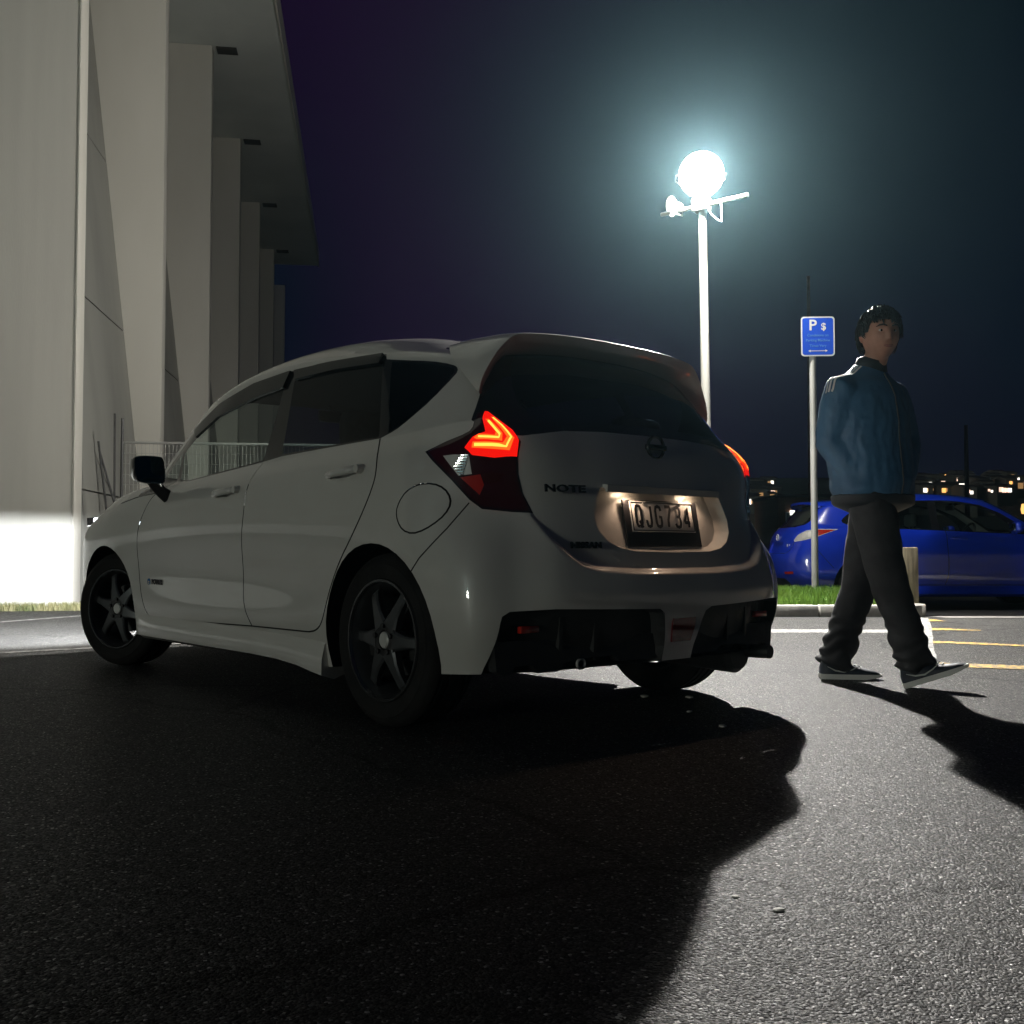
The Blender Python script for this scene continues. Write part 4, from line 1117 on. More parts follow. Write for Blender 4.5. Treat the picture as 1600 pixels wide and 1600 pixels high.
M['asphalt'] = m = mat('asphalt', (.06, .06, .06), .62, spec=.12)
v = coords(m)
vor = N(m, 'ShaderNodeTexVoronoi', Scale=200.0); L(m, v, vor.inputs['Vector'])
vor2 = N(m, 'ShaderNodeTexVoronoi', Scale=75.0); L(m, v, vor2.inputs['Vector'])
big = N(m, 'ShaderNodeTexNoise', Scale=.55, Detail=6.0, Roughness=.65); L(m, v, big.inputs['Vector'])
fine = N(m, 'ShaderNodeTexNoise', Scale=300.0, Detail=3.0); L(m, v, fine.inputs['Vector'])
sep = N(m, 'ShaderNodeSeparateColor'); L(m, vor.outputs['Color'], sep.inputs['Color'])
stone = ramp(m, sep.outputs['Red'], [(0.0, (.022, .023, .024)), (.55, (.042, .042, .0415)), (.88, (.076, .074, .070)), (.97, (.12, .117, .11)), (1.0, (.55, .54, .52))])  # stone tones; the palest few put sparkling glints into the colour
patch = ramp(m, big.outputs['Fac'], [(.3, (.70, .70, .72)), (.7, (1.22, 1.20, 1.15))])
wob = N(m, 'ShaderNodeTexNoise', Scale=2.2, Detail=4.0); L(m, v, wob.inputs['Vector'])
wv = N(m, 'ShaderNodeMix'); wv.data_type = 'VECTOR'; wv.inputs['Factor'].default_value = .22; L(m, v, wv.inputs['A']); L(m, wob.outputs['Color'], wv.inputs['B'])
crk = N(m, 'ShaderNodeTexVoronoi', Scale=.42); crk.feature = 'DISTANCE_TO_EDGE'; L(m, wv.outputs['Result'], crk.inputs['Vector'])
crack = ramp(m, crk.outputs['Distance'], [(.0, (.35,) * 3), (.0035, (.55,) * 3), (.006, (1.0,) * 3)])
oil = N(m, 'ShaderNodeTexNoise', Scale=1.1, Detail=3.0); L(m, coords(m, (1.3, .8, 1)), oil.inputs['Vector'])
oils = ramp(m, oil.outputs['Fac'], [(.66, (1.0,) * 3), (.72, (.62,) * 3)])
mx = N(m, 'ShaderNodeMix'); mx.data_type = 'RGBA'; mx.blend_type = 'MULTIPLY'; mx.inputs['Factor'].default_value = 1.0
mxb = N(m, 'ShaderNodeMix'); mxb.data_type = 'RGBA'; mxb.blend_type = 'MULTIPLY'; mxb.inputs['Factor'].default_value = 1.0
mxc = N(m, 'ShaderNodeMix'); mxc.data_type = 'RGBA'; mxc.blend_type = 'MULTIPLY'; mxc.inputs['Factor'].default_value = 1.0
L(m, patch, mxb.inputs['A']); L(m, crack, mxb.inputs['B']); L(m, mxb.outputs['Result'], mxc.inputs['A']); L(m, oils, mxc.inputs['B'])
L(m, stone, mx.inputs['A']); L(m, mxc.outputs['Result'], mx.inputs['B']); L(m, mx.outputs['Result'], bsdf(m).inputs['Base Color'])
sp_ = ramp(m, sep.outputs['Blue'], [(0.0, (.08,) * 3), (.90, (.10,) * 3), (1.0, (.6,) * 3)]); L(m, sp_, bsdf(m).inputs['Specular IOR Level'])
rr = ramp(m, sep.outputs['Green'], [(0.0, (.38,) * 3), (1.0, (.80,) * 3)]); L(m, rr, bsdf(m).inputs['Roughness'])
def mth(m, op, a, b=None, val=None):
    n = N(m, 'ShaderNodeMath'); n.operation = op
    L(m, a, n.inputs[0])
    if b is not None: L(m, b, n.inputs[1])
    elif val is not None: n.inputs[1].default_value = val
    return n.outputs[0]
h1 = mth(m, 'MULTIPLY', vor.outputs['Distance'], val=-1.0)
h2 = mth(m, 'MULTIPLY', sep.outputs['Blue'], val=.55)
h3 = mth(m, 'MULTIPLY', vor2.outputs['Distance'], val=-.55)
h4 = mth(m, 'MULTIPLY', fine.outputs['Fac'], val=.35)
hh = mth(m, 'ADD', mth(m, 'ADD', h1, h2), mth(m, 'ADD', h3, h4))
bp_ = N(m, 'ShaderNodeBump', Strength=.85, Distance=.003); L(m, hh, bp_.inputs['Height']); L(m, bp_.outputs['Normal'], bsdf(m).inputs['Normal'])

xs = [-1500, -600, -200, -80, -40, -20, -10, -5, -2.5, 0, 1.0, 1.25, 1.5, 1.75, 2.0, 2.25, 2.5, 3, 4, 5, 7, 10, 15, 25, 50, 100, 250, 700, 1500]
ys = [-300, -60, -20, -8, -3, 0, 2, 4, 6, 8, 8.5, 9, 9.5, 10, 10.5, 11, 11.5, 12, 14, 18, 25, 40, 70, 110, 150, 300, 700, 1500]
V = [(x, y, ground_z(x, y)) for y in ys for x in xs]
nx = len(xs)
F = [(j * nx + i, j * nx + i + 1, (j + 1) * nx + i + 1, (j + 1) * nx + i) for j in range(len(ys) - 1) for i in range(nx - 1)]
kind(meshobj('ground', V, F, M['asphalt'], smooth=180), 'structure')

def worn_paint(name, col):
    m = mat(name, col, .6)
    v = coords(m)
    n = N(m, 'ShaderNodeTexNoise', Scale=26.0, Detail=6.0, Roughness=.7); L(m, v, n.inputs['Vector'])
    L(m, ramp(m, n.outputs['Fac'], [(.42, (.07, .07, .068)), (.58, col)]), bsdf(m).inputs['Base Color'])
    b = N(m, 'ShaderNodeBump', Strength=.6, Distance=.004)
    n2 = N(m, 'ShaderNodeTexNoise', Scale=160.0, Detail=3.0); L(m, v, n2.inputs['Vector']); L(m, n2.outputs['Fac'], b.inputs['Height'])
    L(m, b.outputs['Normal'], bsdf(m).inputs['Normal'])
    return m
M['line_white'] = worn_paint('white_road_paint', (.40, .39, .37))
M['line_yellow'] = worn_paint('yellow_road_paint', (.66, .40, .03))
M['concrete'] = add_noise(mat('concrete', (.36, .35, .32), .8), (.28, .27, .25), (.44, .42, .38), 6, 7, bump=.35, bscale=120)

def stripe(name, pts, w, m, lift=.004, n=10):
    P = []
    for (a, b) in zip(pts[:-1], pts[1:]):
        for k in range(n): P.append((a[0] + (b[0] - a[0]) * k / n, a[1] + (b[1] - a[1]) * k / n))
    P.append(tuple(pts[-1]))
    W = w if isinstance(w, (list, tuple)) else (w, w)
    V = []
    for i, p in enumerate(P):
        q0 = Vector(P[max(i - 1, 0)]); q1 = Vector(P[min(i + 1, len(P) - 1)]); t = (q1 - q0).normalized()
        ww = (W[0] + (W[1] - W[0]) * i / (len(P) - 1)) / 2 * random.uniform(.93, 1.05)
        for s in (1, -1):
            x, y = p[0] - t.y * ww * s, p[1] + t.x * ww * s
            V.append((x, y, ground_z(x, y) + lift))
    F = [(2 * i, 2 * i + 1, 2 * i + 3, 2 * i + 2) for i in range(len(P) - 1)]
    return kind(meshobj(name, V, F, m, smooth=0), 'structure')

stripe('ground_line', [(-4.75, 7.9), (-4.40, 8.8), (-4.04, 9.65), (-3.3, 11.4)], .10, M['line_white'])
stripe('ground_line', [(-4.4, 5.35), (-3.10, 6.18), (-2.62, 6.52), (-1.6, 7.2)], .07, M['line_white'])  # white strip painted along the shadow edge for its bright rim
stripe('ground_line', [(1.45, 7.86), (2.5, 7.84), (3.12, 7.82)], .30, M['line_white'])
stripe('ground_line', [(3.92, 9.9), (3.15, 7.9), (2.60, 6.5), (2.36, 5.85)], (.16, .10), M['line_white'], .008)
stripe('ground_line', [(3.66, 9.25), (3.84, 9.22)], .40, M['line_yellow'])
stripe('ground_line', [(3.19, 8.05), (3.35, 8.03), (3.6, 7.9)], (.36, .05), M['line_yellow'])
stripe('ground_line', [(2.74, 6.92), (2.90, 6.90), (3.35, 6.62), (4.6, 6.0)], (.20, .07), M['line_yellow'])
stripe('ground_line', [(2.30, 5.56), (2.75, 5.40), (3.5, 5.15), (4.6, 4.8)], (.22, .09), M['line_yellow'])
stripe('ground_line', [(2.18, 5.32), (2.28, 5.50)], (.10, .13), M['line_yellow'], .012)
stripe('pale_strip', [(4.25, 10.28), (6.0, 10.22), (14.0, 10.1)], .46, M['concrete'], .006)  # pale strip across the ground before the blue car

# ------------------------------------------------------------------ the white building with its fins
M['render_wall'] = add_noise(mat('grey_render', (.34, .34, .31), .85), (.29, .29, .265), (.37, .37, .34), 1.1, 7, (1, 1, .25), bump=.25, bscale=55)
M['streaky_wall'] = add_noise(mat('streaked_render', (.62, .60, .54), .85), (.575, .565, .52), (.62, .61, .56), 1.4, 6, (1, 3.0, .25), bump=.22, bscale=40)
M['fin_white'] = add_noise(mat('fin_concrete', (.68, .66, .60), .8), (.64, .62, .56), (.71, .69, .63), .9, 6, (1, 1, .3), bump=.12, bscale=60)
M['soffit'] = add_noise(mat('soffit_board', (.66, .70, .67), .8), (.62, .66, .63), (.70, .735, .70), .8, 5)
M['vent_dark'] = mat('vent_grille', (.05, .045, .04), .6)
bld = empty('stadium_building', (-4.9, 11.4, 0), R(98.16))
tag(bld, 'pale concrete building with tall projecting fins under a flat canopy', 'building')
PITCH, HT = 4.93, 11.22
boxobj('end_wall', (.15, 20.02, HT / 2), (.30, 40.04, HT), M['streaky_wall'], bld, bevel=.012)
boxobj('wall_edge', (.15, -.012, HT / 2), (.31, .022, HT), M['fin_white'], bld, bevel=.004)
for i in range(1, 7):
    boxobj('fin', (PITCH * i + .14, 1.3, HT / 2), (.28, 2.6, HT), M['fin_white'], bld, bevel=.010)
zr = [0, 1.38, 4.09, 6.8, 9.5, 11.2]
for i in range(6):
    for z0, z1 in zip(zr[:-1], zr[1:]):
        bm = bmesh.new()
        a, b = z0 + .012, z1 - .012
        s0, s1 = PITCH * i + (.303 if i == 0 else .283), PITCH * (i + 1) - .003
        prism(bm, [(.13 + .111 * a, a), (.13 + .111 * b, b), (.33 + .111 * b, b), (.33 + .111 * a, a)], lambda u, v, w: (w, u, v), (s0, s1))
        bmobj('wall_panel', bm, M['render_wall'], bld, smooth=0)
    bm = bmesh.new()
    prism(bm, [(.20, 0), (.20 + .111 * HT, HT), (.6 + .111 * HT, HT), (.6, 0)], lambda u, v, w: (w, u, v), (PITCH * i + .31, PITCH * (i + 1) - .01))
    bmobj('backing_wall', bm, M['vent_dark'], bld, smooth=0)
bm = bmesh.new()
box(bm, ((26.6 - 6) / 2, (-1.45 + 5) / 2, 11.46), (32.6, 6.45, .46))
bmobj('canopy', bm, M['soffit'], bld, smooth=0)
boxobj('fascia', ((26.6 - 6) / 2, -1.47, 11.44), (32.64, .03, .54), M['fin_white'], bld)
for i in range(1, 6):
    boxobj('soffit_vent', (PITCH * i + .20, -.28, 11.215), (.30, .42, .03), M['vent_dark'], bld, bevel=.006)

# temporary wire fence in front of the fins
M['fence_steel'] = mat('fence_wire', (.50, .50, .48), .5, .4)
M['dark_steel'] = mat('dark_steel', (.10, .10, .10), .5, .5)
FA, FB = Vector((-5.15, 13.5, 0)), Vector((-1.15, 14.05, 0))
fence = empty('wire_fence', FA, math.atan2(FB.y - FA.y, FB.x - FA.x))
tag(fence, 'temporary wire mesh fence standing in front of the pale fins', 'fence')
for k in range(3):
    bm = bmesh.new(); tube(bm, [(2.0 * k, 0, 0), (2.0 * k, 0, 2.36 if k == 0 else 2.1)], .02, 10)
    bmobj('post', bm, M['dark_steel'] if k == 0 else M['fence_steel'], fence)
    boxobj('foot', (2.0 * k, 0, .07), (.24, .62, .14), M['black_plastic'], fence, bevel=.03)
for k in range(2):
    for z in (2.04, .22):
        bm = bmesh.new(); tube(bm, [(2.0 * k + .02, 0, z), (2.0 * k + 1.98, 0, z)], .018, 8)
        bmobj('rail', bm, M['fence_steel'], fence)
    bm = bmesh.new()
    for j in range(1, 40): tube(bm, [(2.0 * k + .05 * j, 0, .22), (2.0 * k + .05 * j, 0, 2.04)], .0028, 4, cap=False)
    for j in range(1, 13): tube(bm, [(2.0 * k + .02, .004, .22 + .14 * j), (2.0 * k + 1.98, .004, .22 + .14 * j)], .0028, 4, cap=False)
    kind(bmobj('wire_mesh', bm, M['fence_steel'], fence), 'stuff')
rods = empty('fence_rods', (-5.05, 12.7, 0))  # slim dark rods set along thin dark lines beside the fence
tag(rods, 'dark splayed steel prop leaning beside the wire fence', 'rods')
for a, b in (((-.09, 0, 1.97), (.16, .02, 0)), ((-.085, .02, 1.86), (.47, .03, 0)), ((.07, .1, 2.33), (.09, .1, 0))):
    bm = bmesh.new(); tube(bm, [a, b], .014, 8); bmobj('leg', bm, M['dark_steel'], rods)
# roof trusses of the open stand beyond the left of the lot, seen in the car windows and paint
# ------------------------------------------------------------------ grass
M['grass'] = m = mat('grass_blade', (.09, .19, .03), .6)
oi = N(m, 'ShaderNodeTexNoise', Scale=3.0, Detail=4.0)
L(m, coords(m), oi.inputs['Vector'])
L(m, ramp(m, oi.outputs['Fac'], [(.3, (.085, .19, .020)), (.6, (.15, .30, .045)), (.8, (.26, .32, .09))]), bsdf(m).inputs['Base Color'])
_out = m.node_tree.nodes['Material Output']; _tr = N(m, 'ShaderNodeBsdfTranslucent'); _mx = N(m, 'ShaderNodeMixShader', Fac=.42)
_tr.inputs['Color'].default_value = (.20, .34, .05, 1)
L(m, bsdf(m).outputs['BSDF'], _mx.inputs[1]); L(m, _tr.outputs['BSDF'], _mx.inputs[2]); L(m, _mx.outputs['Shader'], _out.inputs['Surface'])
M['dry_grass'] = add_noise(mat('dry_grass_blade', (.16, .16, .07), .7), (.10, .12, .04), (.26, .24, .12), 4, 4)
def blades(name, n, area, h, m, zf, seed=3):
    rg = random.Random(seed); V, F = [], []
    while len(F) < n:
        x, y = area(rg)
        z = zf(x, y); a = rg.uniform(0, 6.28); hh = h * rg.uniform(.5, 1.15); w = rg.uniform(.003, .006); ln = rg.uniform(0, .6) * hh
        c, s = math.cos(a), math.sin(a); b = rg.uniform(0, 6.28); lx, ly = math.cos(b) * ln, math.sin(b) * ln
        i = len(V)
        V += [(x - c * w, y - s * w, z), (x + c * w, y + s * w, z), (x + c * w * .7 + lx * .4, y + s * w * .7 + ly * .4, z + hh * .6), (x - c * w * .7 + lx * .4, y - s * w * .7 + ly * .4, z + hh * .6), (x + lx, y + ly, z + hh)]
        F += [(i, i + 1, i + 2, i + 3), (i + 3, i + 2, i + 4)]
    return kind(meshobj(name, V, F, m, smooth=0), 'stuff')
def isl_z(x, y):
    ex = smoothstep(1.6, 2.2, x) * smoothstep(4.16, 3.75, x); ey = smoothstep(10.62, 11.1, y) * smoothstep(11.80, 11.45, y)
    return .045 + .085 * ex * ey
M['soil'] = add_noise(mat('soil', (.06, .05, .035), .95), (.045, .04, .028), (.085, .07, .045), 14, 6, bump=.5)
gx = np.linspace(1.5, 4.18, 36); gy = np.linspace(10.62, 11.80, 18)
V = [(x, y, isl_z(x, y)) for y in gy for x in gx]
F = [(j * 36 + i, j * 36 + i + 1, (j + 1) * 36 + i + 1, (j + 1) * 36 + i) for j in range(17) for i in range(35)]
kind(meshobj('island_soil', V, F, M['soil'], smooth=180), 'structure')
blades('island_grass', 34000, lambda r: (r.uniform(1.55, 4.15), r.uniform(10.63, 11.78)), .105, M['grass'], isl_z)
blades('verge_grass', 16000, lambda r: (r.uniform(-9.6, -3.9), r.uniform(-.20, .16)), .085, M['dry_grass'], lambda x, y: 0.0)
vg = bpy.data.objects['verge_grass']; vg.location = (.0, 10.62, 0); vg.rotation_euler = (0, 0, 0)
for v in vg.data.vertices: v.co.y += (v.co.x + 4.9) * .142
def kerb(name, pts, w=.15, z0=-.12, z1=.058):
    """kerb stones laid end to end"""
    root = empty(name, (0, 0, 0))
    for a, b in zip(pts[:-1], pts[1:]):
        a, b = Vector(a), Vector(b); d = b - a; n = max(1, round(d.length / .9)); ang = math.atan2(d.y, d.x)
        for k in range(n):
            c = a + d * ((k + .5) / n)
            boxobj('kerb_stone', (c.x, c.y, (z0 + z1) / 2), (d.length / n - .008, w, z1 - z0), M['concrete'], root, bevel=.022, rot=Matrix.Rotation(ang, 3, 'Z'))
    return root
k = kerb('kerb', [(1.5, 10.55), (3.95, 10.55), (4.20, 10.62), (4.26, 10.80), (4.26, 11.80), (4.2, 11.87), (1.5, 11.87)])
tag(k, 'concrete kerb running round the small grass island', 'kerb'); k['kind'] = 'thing'
k['kind'] = 'structure'
del k['category']

# ------------------------------------------------------------------ sign, bollard, poles
M['sign_blue'] = mat('sign_blue', (.010, .085, .70), .45)
M['sign_white'] = mat('sign_white', (.80, .80, .80), .45)
M['sign_pale'] = mat('sign_pale_blue', (.10, .28, .72), .5)
sg_ = empty('parking_sign', (3.335, 11.3, .10), R(-4))
tag(sg_, 'blue parking sign with white border on a slim steel post', 'sign')
bm = bmesh.new(); tube(bm, [(0, 0, -.1), (0, 0, 1.4), (0, 0, 2.70)], .037, 20); bmobj('post', bm, M['steel'], sg_)
boxobj('bracket', (.0, -.02, 2.80), (.06, .05, .05), M['steel'], sg_)
def rrect(w, h, r, n=6):
    out = []
    for cx, cy, a0 in ((w / 2 - r, h / 2 - r, 0), (-w / 2 + r, h / 2 - r, 90), (-w / 2 + r, -h / 2 + r, 180), (w / 2 - r, -h / 2 + r, 270)):
        for k in range(n + 1):
            a = R(a0 + 90 * k / n); out.append((cx + r * math.cos(a), cy + r * math.sin(a)))
    return out
SC = Vector((.048, -.048, 2.88))
bm = bmesh.new(); prism(bm, rrect(.365, .440, .035), lambda u, v, w: (SC.x + u, SC.y - w, SC.z + v), (-.004, 0)); pn = bmobj('sign_panel', bm, M['sign_white'], sg_, smooth=30)
bm = bmesh.new(); prism(bm, rrect(.335, .410, .026), lambda u, v, w: (SC.x + u, SC.y - w, SC.z + v), (0, .0012)); bmobj('sign_field', bm, M['sign_blue'], pn, smooth=30)
def st(name, s, size, mm, u, v, sx=1.0, bold=0.0): return text_obj(name, s, size, mm, pn, frame(SC + Vector((u, -.0030, v)), (1, 0, 0), (0, 0, 1)), .0006, sx, bold)
st('lettering', 'P', .165, M['sign_white'], -.055, .120, 1.05, .003)
st('lettering', '$', .108, M['sign_white'], .062, .105, 1.0, .002)
st('lettering', 'Conditions on', .040, M['sign_pale'], 0, .012, 1.0, .0006)
st('lettering', 'Parking Machine', .040, M['sign_pale'], 0, -.045, 1.0, .0006)
st('lettering', 'Times Vary', .040, M['sign_pale'], 0, -.105, 1.0, .0006)
bm = bmesh.new()
box(bm, SC + Vector((0, -.003, -.162)), (.17, .001, .007))
for s in (1, -1): prism(bm, [(s * .105, 0), (s * .080, .014), (s * .080, -.014)], lambda u, v, w: (SC.x + u, SC.y - w, SC.z - .162 + v), (.0024, .0034))
bmobj('arrow', bm, M['sign_white'], pn, smooth=0)

M['old_wood'] = add_noise(mat('weathered_timber', (.26, .22, .14), .9), (.15, .125, .08), (.36, .31, .21), 7, 8, (4, 4, .35), bump=.7, bscale=20)
bol = boxobj('bollard', (4.225, 10.98, .30), (.185, .185, .70), M['old_wood'], bevel=.018)
tag(bol, 'squat weathered timber post at the corner of the grass island', 'bollard')

M['second_lens'] = mat('lit_second_lens', (.9, .9, .9), .3, emit=(1.0, .97, .90), estr=3.0)
M['pole_paint'] = add_noise(mat('pole_paint', (.62, .60, .52), .5), (.46, .38, .26), (.72, .70, .63), 5, 7, (1, 1, .35), lo=.28, hi=.46)
lp = empty('floodlight_pole', (2.115, 11.02, .06)); lp.rotation_euler = (0, R(-.6), 0)
tag(lp, 'cream lamp pole with a glaring floodlight on its cross arm behind the grey car', 'lamp post')
bm = bmesh.new(); tube(bm, [(0, 0, -.15), (0, 0, .4), (0, 0, 2.5), (0, 0, 4.29)], [.057, .052, .049, .044], 20); bmobj('pole', bm, M['pole_paint'], lp)
boxobj('base_plate', (0, 0, .01), (.17, .17, .02), M['pole_paint'], lp, bevel=.004)
bm = bmesh.new(); tube(bm, [(-.40, .31, 4.31), (.43, -.31, 4.31)], .023, 12); bmobj('cross_arm', bm, M['pole_paint'], lp)
boxobj('junction_box', (-.01, -.01, 4.305), (.18, .155, .14), M['pole_paint'], lp, bevel=.014, rot=Matrix.Rotation(R(-35), 3, 'Z'))
def flood_head(c, aim, r, lens_m, mm):
    root = bpy.data.objects.new('floodlight_head', None); link(root, lp); root.location = c; root.empty_display_size = .1
    root.rotation_euler = Vector(aim).to_track_quat('Z', 'Y').to_euler()
    bm = bmesh.new(); lathe(bm, [(r * .05, -r), (r * .26, -r * .95), (r * .32, -r * .55), (r * .62, -r * .34), (r * .9, -r * .08), (r * 1.04, r * .05), (r * 1.04, r * .11), (r * .97, r * .11)], 32, 'Z'); bmobj('housing', bm, mm, root, smooth=40)
    bm = bmesh.new(); lathe(bm, [(.0005, r * .12), (r * .5, r * .10), (r * .985, r * .05)], 32, 'Z'); bmobj('lens', bm, lens_m, root)
    bm = bmesh.new()
    tube(bm, [(r * 1.06, 0, -.05 * r), (r * 1.14, 0, -.05 * r), (r * 1.14, -.3 * r, -r * .5), (0.0, -1.1 * r, -r * .9), (-r * 1.14, -.3 * r, -r * .5), (-r * 1.14, 0, -.05 * r), (-r * 1.06, 0, -.05 * r)], .008, 6)
    bmobj('bracket', bm, mm, root)
    return root
flood_head((-.01, -.02, 4.64), (-.10, -1.0, -.45), .235, M['flood_lens'], M['pole_paint'])
flood_head((-.30, .18, 4.36), (-1.0, -.35, -.25), .11, M['second_lens'], M['pole_paint'])
bm = bmesh.new(); tube(bm, [(.04, -.06, 4.26), (.08, -.10, 4.17), (.14, -.13, 4.10), (.175, -.15, 4.08), (.18, -.14, 4.14), (.177, -.13, 4.30)], .008, 8); bmobj('cable', bm, M['sign_white'], lp, smooth=60)

M['dull_brown'] = add_noise(mat('dull_brown_paint', (.10, .07, .06), .7), (.08, .055, .05), (.13, .10, .085), 4, 4)
pz = empty('mast', (8.75, 30.0, -.085)); tag(pz, 'thin dull brown mast rising behind the blue parking sign', 'mast')
bm = bmesh.new(); tube(bm, [(0, 0, 0), (0, 0, 4), (0, 0, 8.75)], [.085, .07, .05], 14); bmobj('pole', bm, M['dull_brown'], pz)
boxobj('base_plate', (0, 0, .02), (.3, .3, .04), M['dull_brown'], pz); bm = bmesh.new(); lathe(bm, [(.0005, 8.80), (.05, 8.78), (.06, 8.74)], 14, 'Z'); bmobj('cap', bm, M['dull_brown'], pz)
pz = empty('utility_pole', (20.0, 45.0, -.085)); tag(pz, 'slim dark utility pole beyond the blue car roof', 'pole')
bm = bmesh.new(); tube(bm, [(0, 0, 0), (0, 0, 6.2)], [.12, .08], 12); bmobj('pole', bm, M['dark_steel'], pz)
boxobj('step_bolt', (0, -.10, 3.2), (.03, .2, .03), M['dark_steel'], pz)

# small pale chips on the asphalt
M['chip'] = mat('pale_stone', (.62, .60, .55), .8)
for x, y, s, lab in ((.56, 4.36, .020, 'pale flat stone chip beside the inner side of the right rear tyre'), (.745, 4.34, .018, 'pale chip lying just behind the right rear tyre'),
                     (.68, 3.96, .012, 'small pale chip midway across the car shadow'), (.74, 3.63, .016, 'bright chip near the tip of the car shadow'),
                     (.46, 1.79, .009, 'largest loose chip on the lit asphalt in front'), (.40, 1.86, .006, 'tiny chip beside the largest loose chip on the lit asphalt')):
    bm = bmesh.new(); bmesh.ops.create_icosphere(bm, subdivisions=2, radius=s)
    for v in bm.verts: v.co = Vector((v.co.x * 1.3, v.co.y * .9, v.co.z * .30)) * random.uniform(.85, 1.12)
    o = bmobj('stone_chip', bm, M['chip'], smooth=0); o.location = (x, y, s * .2); o.rotation_euler = (0, 0, random.uniform(0, 3))
    tag(o, lab, 'stone', 'pale stone chips on the asphalt')

# ------------------------------------------------------------------ the dark town beyond
M['hill'] = add_noise(mat('dark_bush', (.02, .03, .018), .95), (.012, .018, .011), (.032, .04, .024), .05, 8)
hx = np.linspace(-260, 520, 60); hy = [150, 170, 200, 240, 280, 320, 360, 400, 470, 600]
def hill_z(x, y): return max(0.0, .12 * (min(y, 400) - 150)) * (.97 + .02 * math.sin(x * .021 + 1) + .02 * math.sin(x * .063)) * smoothstep(-60, 70, x) - .6
V = [(x, y, hill_z(x, y)) for y in hy for x in hx]
F = [(j * 60 + i, j * 60 + i + 1, (j + 1) * 60 + i + 1, (j + 1) * 60 + i) for j in range(len(hy) - 1) for i in range(59)]
kind(meshobj('hill', V, F, M['hill'], smooth=180), 'structure')
M['house_wall'] = mat('house_weatherboard', (.10, .09, .08), .8)
M['house_roof'] = mat('house_roof_iron', (.07, .055, .05), .7)
LIT = {'w': mat('lit_window_white', (.8, .8, .8), .5, emit=(1, .93, .82), estr=2.2), 'o': mat('lit_window_orange', (.8, .6, .3), .5, emit=(1, .50, .14), estr=1.6),
       'p': mat('lit_window_pink', (.8, .6, .5), .5, emit=(1, .68, .50), estr=1.5), 'd': mat('lit_window_dim', (.6, .4, .2), .5, emit=(1, .55, .22), estr=.35)}
def px3(px, py, Z): return Vector(((px - 800) / 1600 * Z, Z, .621 + (859.3 - py) / 1600 * Z))
def house(wins, label, size=1.0, grp='lit houses on the far hillside'):
    """a hillside house; its lit windows stand where the town lights show"""
    cx = sum(w[0] for w in wins) / len(wins); cy = sum(w[1] for w in wins) / len(wins)
    k = (859.3 - cy) / 1600
    Z = min(390, max(165, 15.5 / max(.02, .12 - k))) * size
    c = px3(cx, cy, Z)
    spread = max(abs(w[0] - cx) for w in wins) / 1600 * Z + .8; sv = max(abs(w[1] - cy) for w in wins) / 1600 * Z
    hw, hh = max(1.5, spread), max(1.3, sv + .8)
    root = empty('hillside_house', (c.x, c.y, c.z - hh - .2))
    tag(root, label, 'house', grp)
    zb = min(-.3, hill_z(c.x, c.y) - (c.z - hh - .2) - .4)
    boxobj('wall', (0, 3.0, (2 * hh + zb) / 2), (2 * hw, 6.0, 2 * hh - zb), M['house_wall'], root)
    bm = bmesh.new(); prism(bm, [(-.5, 2 * hh), (3.0, 2 * hh + .7), (6.5, 2 * hh)], lambda u, v, w: (w, u, v), (-hw - .3, hw + .3)); bmobj('roof', bm, M['house_roof'], root, smooth=0)
    for x, y, t, s in wins:
        p = px3(x, y, Z)
        w = boxobj('window', (p.x - c.x, -.04, p.z - c.z + hh + .2), (1.1 * s, .10, 1.25 * s), LIT[t], root)
house([(1430, 750, 'w', .5), (1438, 765, 'w', 1.0), (1445, 760, 'd', 1.6)], 'hillside house with one bright white window just above the blue car roof')
house([(1455, 746, 'd', .9), (1458, 753, 'o', .6), (1465, 754, 'p', .9)], 'narrow hillside house with dim orange windows left of the orange lit gable')
house([(1464, 764, 'p', 1.1), (1457, 768, 'w', .7), (1474, 755, 'p', .9)], 'hillside house with pink lit windows low over the blue car')
house([(1481, 746, 'o', 1.5), (1492, 748, 'p', 1.4), (1500, 747, 'd', .9)], 'hillside house with the broadest orange windows on the slope')
house([(1490, 764, 'w', .9), (1498, 764, 'd', .9), (1503.5, 760, 'w', 1.3), (1509, 761, 'd', .8)], 'hillside house with a tall white window beside the utility pole')
house([(1531, 762, 'w', .9), (1535.5, 763, 'w', .9), (1540, 763, 'w', .8), (1545, 763, 'w', .8)], 'long hillside building with a row of four white windows')
house([(1564.5, 765, 'p', .9), (1569, 766, 'p', .9), (1573.5, 766, 'p', .8), (1578, 766, 'w', .8)], 'long hillside building with a row of four pinkish windows')
house([(1554, 743, 'd', 1.4), (1568, 745, 'd', 1.1), (1582, 742, 'd', .8)], 'wide hillside house high up with three dim orange windows')
house([(1542, 752, 'd', .8), (1548, 754, 'd', .6)], 'small hillside house with two tiny dim windows')
house([(1595, 759, 'd', 1.3), (1604, 756, 'p', 1.0), (1592, 748, 'w', .5)], 'hillside house cut by the picture edge with a tan window')
house([(1193.7, 764, 'o', 1.0), (1190, 771, 'w', 1.1), (1196, 770, 'w', .6)], 'hillside house with white and orange windows above the car tail')
house([(1206.6, 776, 'd', .8), (1198.7, 787.5, 'w', .8), (1190, 788, 'd', .7)], 'lower hillside house with one white window near the brick block')
house([(1176, 768, 'd', .8), (1168, 760, 'o', .6)], 'hillside house half hidden by the grey car')
